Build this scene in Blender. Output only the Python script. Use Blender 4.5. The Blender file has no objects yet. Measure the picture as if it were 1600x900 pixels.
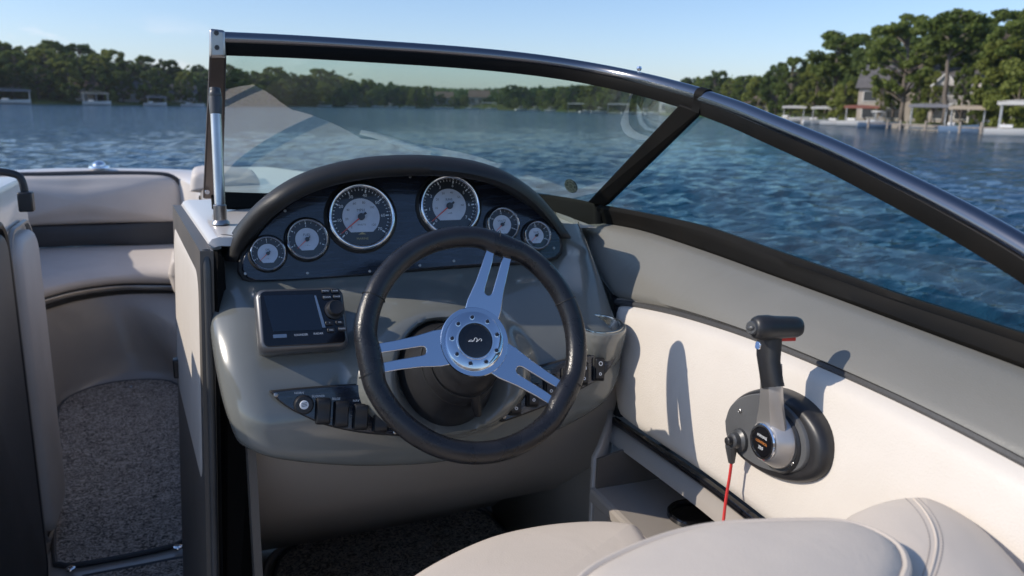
import bpy, bmesh, math, random
import numpy as np
from mathutils import Vector, Matrix
random.seed(7); RNG = np.random.default_rng(7)
S = bpy.context.scene
COL = S.collection

# ------------------------------------------------------------------ camera
YAW, PITCH, ROLL, EYE = 21.0, 12.8, 1.2, 1.25
LENS = 28.0
F = 1600*LENS/36.0
WATER_Z = -0.35
def _basis():
    y, p, r = map(math.radians, (YAW, PITCH, ROLL))
    f = np.array([math.sin(y)*math.cos(p), math.cos(y)*math.cos(p), -math.sin(p)])
    rt = np.array([math.cos(y), -math.sin(y), 0.0]); up = np.cross(rt, f)
    return rt*math.cos(r)+up*math.sin(r), up*math.cos(r)-rt*math.sin(r), f
RT, UP, FW = _basis()
CAM = np.array([0, 0, EYE])
cd = bpy.data.cameras.new('camera'); cam = bpy.data.objects.new('camera', cd); COL.objects.link(cam)
cam.matrix_world = Matrix(((RT[0], UP[0], -FW[0], CAM[0]), (RT[1], UP[1], -FW[1], CAM[1]), (RT[2], UP[2], -FW[2], CAM[2]), (0, 0, 0, 1)))
cd.lens = LENS; cd.sensor_width = 36; cd.clip_start = 0.05; cd.clip_end = 6000
cd.dof.use_dof = True; cd.dof.focus_distance = 1.25; cd.dof.aperture_fstop = 6.3
S.camera = cam
S.view_settings.view_transform = 'Standard'; S.view_settings.look = 'None'
S.view_settings.exposure = 0.24; S.view_settings.gamma = 1.0
# ------------------------------------------------------------------ sun and sky
SUNV = Vector((-1.0, 0.16, 0.64)).normalized()          # towards the sun
ELEV = math.asin(SUNV.z); AZ = math.atan2(SUNV.x, SUNV.y)
W = bpy.data.worlds.new('World'); S.world = W; W.use_nodes = True
nt = W.node_tree; nt.nodes.clear()
def nn(nt, t, **k):
    n = nt.nodes.new(t)
    for a, b in k.items(): setattr(n, a, b)
    return n
wo = nn(nt, 'ShaderNodeOutputWorld'); bg = nn(nt, 'ShaderNodeBackground'); bg.inputs[1].default_value = 0.14
sky = nn(nt, 'ShaderNodeTexSky', sky_type='NISHITA', sun_disc=False, sun_elevation=ELEV, sun_rotation=AZ % (2*math.pi))
sky.air_density = 1.0; sky.dust_density = 0.5; sky.ozone_density = 1.5; sky.altitude = 200
# small pale cumulus low over the left shore and faint streaks elsewhere
tc = nn(nt, 'ShaderNodeTexCoord'); sx = nn(nt, 'ShaderNodeSeparateXYZ'); nt.links.new(tc.outputs['Generated'], sx.inputs[0])
mp = nn(nt, 'ShaderNodeMapping'); mp.inputs['Scale'].default_value = (1, 1, 2.4); mp.inputs['Location'].default_value = (0.31, 0.12, 0.0)
nt.links.new(tc.outputs['Generated'], mp.inputs[0])
nz = nn(nt, 'ShaderNodeTexNoise'); nz.inputs['Scale'].default_value = 15.0; nz.inputs['Detail'].default_value = 6; nz.inputs['Roughness'].default_value = 0.55
nt.links.new(mp.outputs[0], nz.inputs['Vector'])
cr = nn(nt, 'ShaderNodeMapRange'); cr.inputs['From Min'].default_value = 0.49; cr.inputs['From Max'].default_value = 0.66
cr.interpolation_type = 'SMOOTHSTEP'; nt.links.new(nz.outputs['Fac'], cr.inputs['Value'])
band = nn(nt, 'ShaderNodeMapRange'); band.inputs['From Min'].default_value = 0.095; band.inputs['From Max'].default_value = 0.05
nt.links.new(sx.outputs['Z'], band.inputs['Value'])
mu = nn(nt, 'ShaderNodeMath', operation='MULTIPLY'); lft = nn(nt, 'ShaderNodeMapRange'); lft.inputs['From Min'].default_value = 0.08; lft.inputs['From Max'].default_value = -0.12; nt.links.new(sx.outputs['X'], lft.inputs['Value'])
mu0 = nn(nt, 'ShaderNodeMath', operation='MULTIPLY'); nt.links.new(band.outputs[0], mu0.inputs[0]); nt.links.new(lft.outputs[0], mu0.inputs[1])
nt.links.new(cr.outputs[0], mu.inputs[0]); nt.links.new(mu0.outputs[0], mu.inputs[1])
mu2 = nn(nt, 'ShaderNodeMath', operation='MULTIPLY'); nt.links.new(mu.outputs[0], mu2.inputs[0]); mu2.inputs[1].default_value = 0.42
mx = nn(nt, 'ShaderNodeMix', data_type='RGBA'); nt.links.new(mu2.outputs[0], mx.inputs['Factor'])
tn = nn(nt, 'ShaderNodeMix', data_type='RGBA', blend_type='MULTIPLY'); tn.inputs['Factor'].default_value = 1; tn.inputs['B'].default_value = (.82, .84, 1.04, 1)
ht = nn(nt, 'ShaderNodeMapRange'); ht.inputs['From Min'].default_value = 0.0; ht.inputs['From Max'].default_value = 0.22; ht.interpolation_type = 'SMOOTHSTEP'; nt.links.new(sx.outputs['Z'], ht.inputs['Value'])
hc_ = nn(nt, 'ShaderNodeMix', data_type='RGBA'); hc_.inputs['A'].default_value = (.80, .855, 1.07, 1); hc_.inputs['B'].default_value = (.76, .86, 1.02, 1); nt.links.new(ht.outputs[0], hc_.inputs['Factor']); nt.links.new(hc_.outputs['Result'], tn.inputs['B'])
nt.links.new(sky.outputs[0], tn.inputs['A']); nt.links.new(tn.outputs['Result'], mx.inputs['A']); mx.inputs['B'].default_value = (8.2, 7.4, 7.6, 1)
nt.links.new(mx.outputs['Result'], bg.inputs[0]); nt.links.new(bg.outputs[0], wo.inputs[0])
sl = bpy.data.lights.new('sun', 'SUN'); sl.energy = 3.3; sl.angle = math.radians(0.5); sl.color = (1.0, 0.91, 0.79)
so = bpy.data.objects.new('sun', sl); COL.objects.link(so); so.rotation_euler = SUNV.to_track_quat('Z', 'Y').to_euler()
so.location = (-6, 1, 8)

# ------------------------------------------------------------------ measuring helpers
def ray(px, py): return FW + RT*(px-800)/F - UP*(py-450)/F
def aY(px, py, Y): d = ray(px, py); return CAM + d*(Y-CAM[1])/d[1]
def aX(px, py, X): d = ray(px, py); return CAM + d*(X-CAM[0])/d[0]
def aZ(px, py, Z): d = ray(px, py); return CAM + d*(Z-CAM[2])/d[2]
def aD(px, py, dist):
    d = ray(px, py); h = math.hypot(d[0], d[1]); return CAM + d*dist/h
class Plane:
    """a working plane: origin, U to the right, V up the face, N out of it"""
    def __init__(s, O, N, Uhint=(1, 0, 0)):
        s.O = np.array(O, float); s.N = np.array(N, float); s.N /= np.linalg.norm(s.N)
        u = np.array(Uhint, float); u -= s.N*(u@s.N); s.U = u/np.linalg.norm(u); s.V = np.cross(s.N, s.U)
    def hit(s, px, py, h=0.0):
        d = ray(px, py); p = CAM + d*((s.O+s.N*h-CAM)@s.N)/(d@s.N) - s.O
        return float(p@s.U), float(p@s.V)
    def pt(s, u, v, h=0.0): return s.O + s.U*u + s.V*v + s.N*h
    def rot(s, a):
        q = Plane(s.O, s.N); q.U = s.U*math.cos(a)+s.V*math.sin(a); q.V = s.V*math.cos(a)-s.U*math.sin(a); return q
    def at(s, u, v, h=0.0):
        q = Plane(s.O, s.N); q.U = s.U; q.V = s.V; q.O = s.pt(u, v, h); return q
def cat(pts, n):
    """Catmull-Rom resample by chord length to n points"""
    P = np.array(pts, float)
    if len(P) == 2: return [P[0]+(P[1]-P[0])*t for t in np.linspace(0, 1, n)]
    Q = np.vstack([2*P[0]-P[1], P, 2*P[-1]-P[-2]])
    out = []; seg = []
    for i in range(1, len(Q)-2):
        for t in np.linspace(0, 1, 12, endpoint=False):
            a, b, c, d = Q[i-1:i+3]
            seg.append(0.5*((2*b)+(-a+c)*t+(2*a-5*b+4*c-d)*t*t+(-a+3*b-3*c+d)*t**3))
    seg.append(P[-1]); seg = np.array(seg)
    L = np.r_[0, np.cumsum(np.linalg.norm(np.diff(seg, axis=0), axis=1))]
    return [np.array([np.interp(x, L, seg[:, k]) for k in range(seg.shape[1])]) for x in np.linspace(0, L[-1], n)]
def ss(a, b, x):
    t = min(1, max(0, (x-a)/(b-a))); return t*t*(3-2*t)

# ------------------------------------------------------------------ object helpers
def thing(name, label, cat_, loc=(0, 0, 0), group=None):
    o = bpy.data.objects.new(name, None); COL.objects.link(o); o.location = Vector([float(x) for x in loc])
    o.empty_display_size = 0.05
    o['label'] = label; o['category'] = cat_
    if group: o['group'] = group
    return o
def tag(o, label=None, cat_=None, group=None, kind=None):
    if label: o['label'] = label
    if cat_: o['category'] = cat_
    if group: o['group'] = group
    if kind: o['kind'] = kind
    return o
def wloc(o):
    v = Vector((0, 0, 0))
    while o is not None: v += o.location; o = o.parent
    return v
class MB:
    def __init__(s): s.v = []; s.f = []
    def add(s, v, f):
        b = len(s.v); s.v += [tuple(float(c) for c in p) for p in v]; s.f += [tuple(b+i for i in q) for q in f]; return s
    def grid(s, rows, cu=False, cv=False, cap=False):
        R = len(rows); C = len(rows[0]); f = []
        for i in range(R if cv else R-1):
            for j in range(C if cu else C-1):
                a = i*C+j; b = i*C+(j+1) % C; c = ((i+1) % R)*C+(j+1) % C; d = ((i+1) % R)*C+j
                f.append((a, b, c, d))
        if cap: f.append(tuple(range(C-1, -1, -1))); f.append(tuple((R-1)*C+j for j in range(C)))
        return s.add([p for r in rows for p in r], f)
    def tube(s, path, r, n=12, cap=True, closed=False):
        P = [np.array(p, float) for p in path]; m = len(P); rows = []; up = None
        for i in range(m):
            t = (P[(i+1) % m]-P[i-1]) if closed else (P[min(i+1, m-1)]-P[max(i-1, 0)])
            t /= np.linalg.norm(t)
            if up is None:
                up = np.array([0, 0, 1.0]) if abs(t[2]) < .9 else np.array([0, 1.0, 0])
            up = up - t*(up@t); up /= np.linalg.norm(up); w = np.cross(t, up)
            rr = r[i] if hasattr(r, '__len__') else r
            rows.append([P[i]+(up*math.cos(a)+w*math.sin(a))*rr for a in np.linspace(0, 2*math.pi, n, endpoint=False)])
        return s.grid(rows, cu=True, cv=closed, cap=cap and not closed)
    def sweep(s, path, prof, ups, cap=True):
        """prof: list of (a,b) offsets along side (t x up) and up"""
        P = [np.array(p, float) for p in path]; m = len(P); rows = []
        for i in range(m):
            t = P[min(i+1, m-1)]-P[max(i-1, 0)]; t /= np.linalg.norm(t)
            up = np.array(ups[i] if isinstance(ups, list) else ups, float); up = up-t*(up@t); up /= np.linalg.norm(up); w = np.cross(t, up)
            rows.append([P[i]+w*a+up*b for a, b in prof])
        return s.grid(rows, cu=True, cap=cap)
    def lathe(s, pl, prof, n=32, cap0=False, cap1=False, a0=0, a1=None):
        rows = []
        for r, h in prof:
            rows.append([pl.pt(r*math.cos(a), r*math.sin(a), h) for a in np.linspace(0, 2*math.pi, n, endpoint=False)])
        s.grid(rows, cu=True)
        b = len(s.v)-len(prof)*n
        if cap0: s.f.append(tuple(b+j for j in range(n-1, -1, -1)))
        if cap1: s.f.append(tuple(b+(len(prof)-1)*n+j for j in range(n)))
        return s
    def prism(s, pl, uv, h0, h1):
        n = len(uv)
        v = [pl.pt(u, w, h0) for u, w in uv]+[pl.pt(u, w, h1) for u, w in uv]
        f = [tuple(range(n-1, -1, -1)), tuple(range(n, 2*n))]+[(i, (i+1) % n, n+(i+1) % n, n+i) for i in range(n)]
        return s.add(v, f)
    def box(s, c, h, pl=None):
        c = np.array(c, float)
        U, V, N = (pl.U, pl.V, pl.N) if pl else np.eye(3)
        v = [c+U*h[0]*a+V*h[1]*b+N*h[2]*d for d in (-1, 1) for b in (-1, 1) for a in (-1, 1)]
        return s.add(v, [(0, 2, 3, 1), (4, 5, 7, 6), (0, 1, 5, 4), (2, 6, 7, 3), (0, 4, 6, 2), (1, 3, 7, 5)])
    def ell(s, c, r, nu=16, nv=10, e=1.0, pl=None):
        U, V, N = (pl.U, pl.V, pl.N) if pl else np.eye(3)
        sg = lambda x: math.copysign(abs(x)**e, x)
        rows = []
        for b in np.linspace(-math.pi/2, math.pi/2, nv):
            rows.append([np.array(c)+U*r[0]*sg(math.cos(a))*sg(math.cos(b))+V*r[1]*sg(math.sin(a))*sg(math.cos(b))+N*r[2]*sg(math.sin(b)) for a in np.linspace(0, 2*math.pi, nu, endpoint=False)])
        return s.grid(rows, cu=True, cap=False)
    def build(s, name, mat, parent=None, smooth=35, bevel=0, seg=2, solid=0, weld=False):
        me = bpy.data.meshes.new(name); me.from_pydata(s.v, [], s.f)
        bm = bmesh.new(); bm.from_mesh(me)
        if weld: bmesh.ops.remove_doubles(bm, verts=bm.verts, dist=1e-5)
        bmesh.ops.recalc_face_normals(bm, faces=bm.faces)
        off = wloc(parent) if parent else Vector((0, 0, 0))
        if not parent and len(bm.verts):
            lo = Vector([min(v.co[k] for v in bm.verts) for k in range(3)]); hi = Vector([max(v.co[k] for v in bm.verts) for k in range(3)])
            off = Vector(((lo.x+hi.x)/2, (lo.y+hi.y)/2, lo.z))
        bmesh.ops.translate(bm, verts=bm.verts, vec=-off)
        bm.to_mesh(me); bm.free()
        if smooth:
            me.shade_smooth(); me.set_sharp_from_angle(angle=math.radians(smooth))
        me.materials.append(mat)
        o = bpy.data.objects.new(name, me); COL.objects.link(o)
        if parent: o.parent = parent
        else: o.location = off
        if solid:
            m = o.modifiers.new('solid', 'SOLIDIFY'); m.thickness = abs(solid); m.offset = -1 if solid > 0 else 1
        if bevel:
            m = o.modifiers.new('bevel', 'BEVEL'); m.width = bevel; m.segments = seg; m.limit_method = 'ANGLE'; m.angle_limit = math.radians(40)
            m.harden_normals = False
        return o
def rrect(w, h, r, n=5, cx=0, cy=0):
    out = []
    for qx, qy, a in ((1, 1, 0), (-1, 1, 90), (-1, -1, 180), (1, -1, 270)):
        for t in np.linspace(0, 90, n):
            an = math.radians(a+t); out.append((cx+qx*(w/2-r)+r*math.cos(an), cy+qy*(h/2-r)+r*math.sin(an)))
    return out
_font = {}
def text_mb(mb, txt, size, pl, center=True, squeeze=1.0):
    """flat lettering laid on plane pl"""
    key = txt
    if key not in _font:
        cu = bpy.data.curves.new('t', 'FONT'); cu.body = txt; cu.size = 1; cu.align_x = 'CENTER'; cu.align_y = 'CENTER'; cu.resolution_u = 2
        o = bpy.data.objects.new('t', cu); COL.objects.link(o)
        dg = bpy.context.evaluated_depsgraph_get(); me = o.evaluated_get(dg).to_mesh()
        _font[key] = ([tuple(v.co) for v in me.vertices], [tuple(p.vertices) for p in me.polygons])
        o.evaluated_get(dg).to_mesh_clear(); bpy.data.objects.remove(o); bpy.data.curves.remove(cu)
    v, f = _font[key]
    return mb.add([pl.pt(x*size*squeeze, y*size) for x, y, _ in v], f)

# ------------------------------------------------------------------ materials
def mat(name, col, rough=0.5, metal=0.0, coat=0.0, bump=None, vary=None, spec=0.5, coat_rough=0.05, aniso=None, emis=None, sheen=0.0):
    """bump: (scale, strength, detail, dist)   vary: (scale, colour2, detail) mixed by noise"""
    m = bpy.data.materials.new(name); m.use_nodes = True; t = m.node_tree; p = t.nodes['Principled BSDF']
    p.inputs['Base Color'].default_value = (*col, 1); p.inputs['Roughness'].default_value = rough; p.inputs['Metallic'].default_value = metal
    p.inputs['Coat Weight'].default_value = coat; p.inputs['Coat Roughness'].default_value = coat_rough; p.inputs['Specular IOR Level'].default_value = spec
    if sheen: p.inputs['Sheen Weight'].default_value = sheen
    c = nn(t, 'ShaderNodeTexCoord')
    if vary:
        n = nn(t, 'ShaderNodeTexNoise'); n.inputs['Scale'].default_value = vary[0]; n.inputs['Detail'].default_value = vary[2] if len(vary) > 2 else 4
        t.links.new(c.outputs['Object'], n.inputs['Vector'])
        r = nn(t, 'ShaderNodeMapRange'); r.inputs['From Min'].default_value = 0.35; r.inputs['From Max'].default_value = 0.65; t.links.new(n.outputs['Fac'], r.inputs['Value'])
        x = nn(t, 'ShaderNodeMix', data_type='RGBA'); x.inputs['A'].default_value = (*col, 1); x.inputs['B'].default_value = (*vary[1], 1)
        t.links.new(r.outputs[0], x.inputs['Factor']); t.links.new(x.outputs['Result'], p.inputs['Base Color'])
        r2 = nn(t, 'ShaderNodeMapRange'); r2.inputs['To Min'].default_value = rough*0.85; r2.inputs['To Max'].default_value = min(1, rough*1.2)
        t.links.new(n.outputs['Fac'], r2.inputs['Value']); t.links.new(r2.outputs[0], p.inputs['Roughness'])
    if bump:
        if bump[0] == 'leather':
            n = nn(t, 'ShaderNodeTexVoronoi', feature='SMOOTH_F1'); n.inputs['Scale'].default_value = bump[1]; out = n.outputs['Distance']; st, ds = bump[2], bump[3]
        else:
            n = nn(t, 'ShaderNodeTexNoise'); n.inputs['Scale'].default_value = bump[0]; n.inputs['Detail'].default_value = bump[2]; out = n.outputs['Fac']; st, ds = bump[1], bump[3]
        t.links.new(c.outputs['Object'], n.inputs['Vector'])
        b = nn(t, 'ShaderNodeBump'); b.inputs['Strength'].default_value = st; b.inputs['Distance'].default_value = ds
        t.links.new(out, b.inputs['Height']); t.links.new(b.outputs[0], p.inputs['Normal'])
        if bump[0] == 'leather':      # slack and soft creases under the grain
            n3 = nn(t, 'ShaderNodeTexNoise'); n3.inputs['Scale'].default_value = 11; n3.inputs['Detail'].default_value = 3; n3.inputs['Distortion'].default_value = .8; t.links.new(c.outputs['Object'], n3.inputs['Vector'])
            b3 = nn(t, 'ShaderNodeBump'); b3.inputs['Strength'].default_value = .22; b3.inputs['Distance'].default_value = .006; t.links.new(n3.outputs['Fac'], b3.inputs['Height']); t.links.new(b3.outputs[0], b.inputs['Normal'])
    if emis: p.inputs['Emission Color'].default_value = (*emis[0], 1); p.inputs['Emission Strength'].default_value = emis[1]
    return m
M = {}
M['gel'] = mat('grey gelcoat', (.172, .178, .164), .22, coat=1.0, coat_rough=.06, vary=(5, (.198, .203, .186)), bump=(9, .10, 2, .01))
M['gelw'] = mat('white gelcoat', (.72, .67, .62), .3, coat=.4, vary=(4, (.68, .63, .58)), bump=(12, .05, 2, .01))
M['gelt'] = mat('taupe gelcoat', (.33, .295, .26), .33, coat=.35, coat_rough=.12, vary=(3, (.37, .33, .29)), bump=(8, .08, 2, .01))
M['linerdk'] = mat('dark liner and shade', (.10, .09, .08), .45, vary=(6, (.13, .115, .10)))  # dark tone also stands in for shade on the console's walkway side
M['cream'] = mat('cream vinyl', (.66, .61, .55), .48, bump=('leather', 420, .22, .0012), vary=(6, (.62, .57, .51)), spec=.35)
M['creams'] = mat('seat vinyl', (.70, .61, .515), .46, bump=('leather', 520, .16, .0009), vary=(5, (.66, .575, .48)), spec=.35)
M['bowv'] = mat('bow vinyl', (.64, .58, .53), .5, bump=(4.5, .14, 3, .02), vary=(5, (.58, .525, .48)), spec=.35)
M['coam'] = mat('grey coaming vinyl', (.205, .198, .178), .34, bump=('leather', 560, .18, .0010), vary=(4, (.185, .18, .162)), spec=.45)
M['charc'] = mat('charcoal vinyl', (.045, .045, .048), .5, bump=('leather', 300, .2, .001), vary=(5, (.06, .06, .062)))
M['hood'] = mat('black hood vinyl', (.010, .010, .0105), .5, bump=('leather', 520, .25, .0010), vary=(5, (.026, .025, .025)))
M['blackp'] = mat('black plastic', (.018, .018, .02), .38, bump=(220, .06, 2, .001), vary=(20, (.024, .024, .026)))
M['rubber'] = mat('black rubber', (.014, .014, .014), .6, vary=(12, (.02, .02, .02)))
M['blackgl'] = mat('gloss black', (.008, .008, .010), .12, coat=.5)
M['rail'] = mat('dark anodised rail', (.24, .24, .255), .20, metal=1, vary=(8, (.22, .22, .235)), bump=(30, .02, 2, .002))
M['railblk'] = mat('black frame', (.006, .006, .006), .55, vary=(7, (.010, .009, .008)), spec=.10)
M['postm'] = mat('bronze grey frame', (.16, .135, .12), .38, metal=.8, vary=(12, (.12, .10, .09)))
M['chrome'] = mat('chrome', (.82, .82, .83), .06, metal=1, bump=(14, .02, 2, .003))
M['alu'] = mat('polished aluminium', (.62, .66, .73), .08, metal=1, bump=(60, .03, 3, .001))  # blue tint stands in for the sky mirrored in the metal
M['brush'] = mat('brushed steel', (.46, .44, .42), .30, metal=1, vary=(18, (.38, .36, .345)), bump=(90, .05, 3, .001))
M['tube'] = mat('satin tube', (.62, .60, .58), .25, metal=1, vary=(14, (.5, .48, .46)))
M['darkmet'] = mat('dark grey cast', (.050, .052, .054), .38, bump=(300, .12, 2, .001), vary=(15, (.065, .066, .068)), coat=.15, coat_rough=.3)
M['red'] = mat('red', (.55, .02, .015), .4)
M['redcord'] = mat('red cord', (.60, .03, .03), .5, bump=(900, .3, 2, .001))
M['needle'] = mat('needle', (.75, .07, .03), .4)
M['dialblk'] = mat('dial black', (.014, .016, .022), .35)
M['dialsil'] = mat('dial silver', (.60, .64, .73), .42, vary=(60, (.54, .58, .67)))
M['print'] = mat('white print', (.80, .82, .84), .5)
M['printd'] = mat('dark print', (.02, .02, .03), .5)
M['gold'] = mat('gold print', (.45, .33, .12), .45)
M['orange'] = mat('orange print', (.7, .25, .06), .5)
M['screen'] = mat('screen', (.012, .020, .034), .22, coat=.4, coat_rough=.2)
M['stitch'] = mat('stitching', (.36, .32, .29), .7)
M['steelin'] = mat('steel cup', (.42, .43, .42), .18, metal=1)
M['pipe'] = mat('pewter piping', (.30, .28, .26), .35, metal=.2)
# woodgrain
m = mat('navy woodgrain', (.012, .018, .036), .16, coat=.7, coat_rough=.06); t = m.node_tree; p = t.nodes['Principled BSDF']
c = nn(t, 'ShaderNodeTexCoord'); q = nn(t, 'ShaderNodeMapping'); q.inputs['Scale'].default_value = (7, 7, 60); q.inputs['Rotation'].default_value = (0, .06, 0)
t.links.new(c.outputs['Object'], q.inputs[0]); n = nn(t, 'ShaderNodeTexNoise'); n.inputs['Scale'].default_value = 2.0; n.inputs['Detail'].default_value = 5; n.inputs['Distortion'].default_value = 1.2
t.links.new(q.outputs[0], n.inputs['Vector']); r = nn(t, 'ShaderNodeValToRGB'); r.color_ramp.elements[0].position = .36; r.color_ramp.elements[1].position = .66
r.color_ramp.elements[0].color = (.006, .008, .014, 1); r.color_ramp.elements[1].color = (.020, .028, .048, 1)
t.links.new(n.outputs['Fac'], r.inputs[0]); t.links.new(r.outputs[0], p.inputs['Base Color'])
b = nn(t, 'ShaderNodeBump'); b.inputs['Strength'].default_value = .35; b.inputs['Distance'].default_value = .0008; t.links.new(n.outputs['Fac'], b.inputs['Height']); t.links.new(b.outputs[0], p.inputs['Normal'])
M['wood'] = m
# carpet: short looped pile
m = mat('carpet', (.06, .055, .052), .95, spec=.1); t = m.node_tree; p = t.nodes['Principled BSDF']
c = nn(t, 'ShaderNodeTexCoord'); v = nn(t, 'ShaderNodeTexVoronoi'); v.inputs['Scale'].default_value = 120; v.inputs['Randomness'].default_value = 1
n = nn(t, 'ShaderNodeTexNoise'); n.inputs['Scale'].default_value = 55; n.inputs['Detail'].default_value = 6; n.inputs['Distortion'].default_value = 2.5
n2 = nn(t, 'ShaderNodeTexNoise'); n2.inputs['Scale'].default_value = 5; n2.inputs['Detail'].default_value = 3
for k in (v, n, n2): t.links.new(c.outputs['Object'], k.inputs['Vector'])
r = nn(t, 'ShaderNodeValToRGB'); r.color_ramp.elements[0].position = .38; r.color_ramp.elements[1].position = .62
r.color_ramp.elements[0].color = (.12, .105, .09, 1); r.color_ramp.elements[1].color = (.72, .62, .53, 1)
t.links.new(n.outputs['Fac'], r.inputs[0])
x = nn(t, 'ShaderNodeMix', data_type='RGBA', blend_type='MULTIPLY'); x.inputs['Factor'].default_value = .25
t.links.new(r.outputs[0], x.inputs['A']); t.links.new(n2.outputs['Fac'], x.inputs['B']); t.links.new(x.outputs['Result'], p.inputs['Base Color'])
a = nn(t, 'ShaderNodeMath', operation='ADD'); t.links.new(n.outputs['Fac'], a.inputs[0]); t.links.new(v.outputs['Distance'], a.inputs[1])
b = nn(t, 'ShaderNodeBump'); b.inputs['Strength'].default_value = .9; b.inputs['Distance'].default_value = .006; t.links.new(a.outputs[0], b.inputs['Height']); t.links.new(b.outputs[0], p.inputs['Normal'])
M['carpet'] = m
# tinted sheet glass: passes light with a tint, mirrors by angle
def glass(name, tint, rough=.0, gain=1.0, base=.0, dust=.0):
    m = bpy.data.materials.new(name); m.use_nodes = True; t = m.node_tree; t.nodes.clear()
    o = nn(t, 'ShaderNodeOutputMaterial'); tr = nn(t, 'ShaderNodeBsdfTransparent'); tr.inputs[0].default_value = (*tint, 1)
    g = nn(t, 'ShaderNodeBsdfGlossy'); g.inputs['Roughness'].default_value = rough
    ge = nn(t, 'ShaderNodeNewGeometry'); dp = nn(t, 'ShaderNodeVectorMath', operation='DOT_PRODUCT'); t.links.new(ge.outputs['Incoming'], dp.inputs[0]); t.links.new(ge.outputs['Normal'], dp.inputs[1])
    ab = nn(t, 'ShaderNodeMath', operation='ABSOLUTE'); t.links.new(dp.outputs['Value'], ab.inputs[0])
    su = nn(t, 'ShaderNodeMath', operation='SUBTRACT'); su.inputs[0].default_value = 1; t.links.new(ab.outputs[0], su.inputs[1])
    pw = nn(t, 'ShaderNodeMath', operation='POWER'); pw.inputs[1].default_value = 5; t.links.new(su.outputs[0], pw.inputs[0])
    mm = nn(t, 'ShaderNodeMath', operation='MULTIPLY_ADD'); mm.inputs[1].default_value = .9*gain; mm.inputs[2].default_value = .075*gain+base; mm.use_clamp = True; t.links.new(pw.outputs[0], mm.inputs[0])
    x = nn(t, 'ShaderNodeMixShader'); t.links.new(mm.outputs[0], x.inputs[0]); t.links.new(tr.outputs[0], x.inputs[1]); t.links.new(g.outputs[0], x.inputs[2])
    if dust:      # dried spray and faint wiping marks on the pane
        c = nn(t, 'ShaderNodeTexCoord'); n1 = nn(t, 'ShaderNodeTexNoise'); n1.inputs['Scale'].default_value = 3.5; n1.inputs['Detail'].default_value = 5; n1.inputs['Distortion'].default_value = 1.5
        v1 = nn(t, 'ShaderNodeTexVoronoi'); v1.inputs['Scale'].default_value = 95; t.links.new(c.outputs['Object'], n1.inputs['Vector']); t.links.new(c.outputs['Object'], v1.inputs['Vector'])
        r1 = nn(t, 'ShaderNodeMapRange'); r1.inputs['From Min'].default_value = .45; r1.inputs['From Max'].default_value = .75; r1.inputs['To Max'].default_value = dust; t.links.new(n1.outputs['Fac'], r1.inputs['Value'])
        r2 = nn(t, 'ShaderNodeMapRange'); r2.inputs['From Min'].default_value = .16; r2.inputs['From Max'].default_value = .08; r2.inputs['To Max'].default_value = dust*2.5; t.links.new(v1.outputs['Distance'], r2.inputs['Value'])
        mz = nn(t, 'ShaderNodeMath', operation='MULTIPLY'); t.links.new(r2.outputs[0], mz.inputs[0]); t.links.new(n1.outputs['Fac'], mz.inputs[1])
        ad = nn(t, 'ShaderNodeMath', operation='ADD'); t.links.new(r1.outputs[0], ad.inputs[0]); t.links.new(mz.outputs[0], ad.inputs[1])
        df = nn(t, 'ShaderNodeBsdfDiffuse'); df.inputs[0].default_value = (.8, .8, .78, 1); x2 = nn(t, 'ShaderNodeMixShader'); t.links.new(ad.outputs[0], x2.inputs[0]); t.links.new(x.outputs[0], x2.inputs[1]); t.links.new(df.outputs[0], x2.inputs[2]); x = x2
    t.links.new(x.outputs[0], o.inputs[0]); return m
M['glass'] = glass('tinted windshield glass', (.86, 1.0, .93), base=.27, dust=.035)
M['glass_side'] = glass('tinted side glass', (.62, .86, .84), base=-.01, dust=.03)
M['lever'] = mat('polished cast alloy', (.50, .48, .46), .30, metal=.65, vary=(18, (.47, .45, .435)), bump=(90, .04, 3, .001))
M['case'] = mat('display case', (.17, .17, .175), .34, metal=.6, vary=(20, (.14, .14, .145)))
M['lens'] = glass('gauge lens', (.97, .98, .99), .02, base=-.03)

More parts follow.
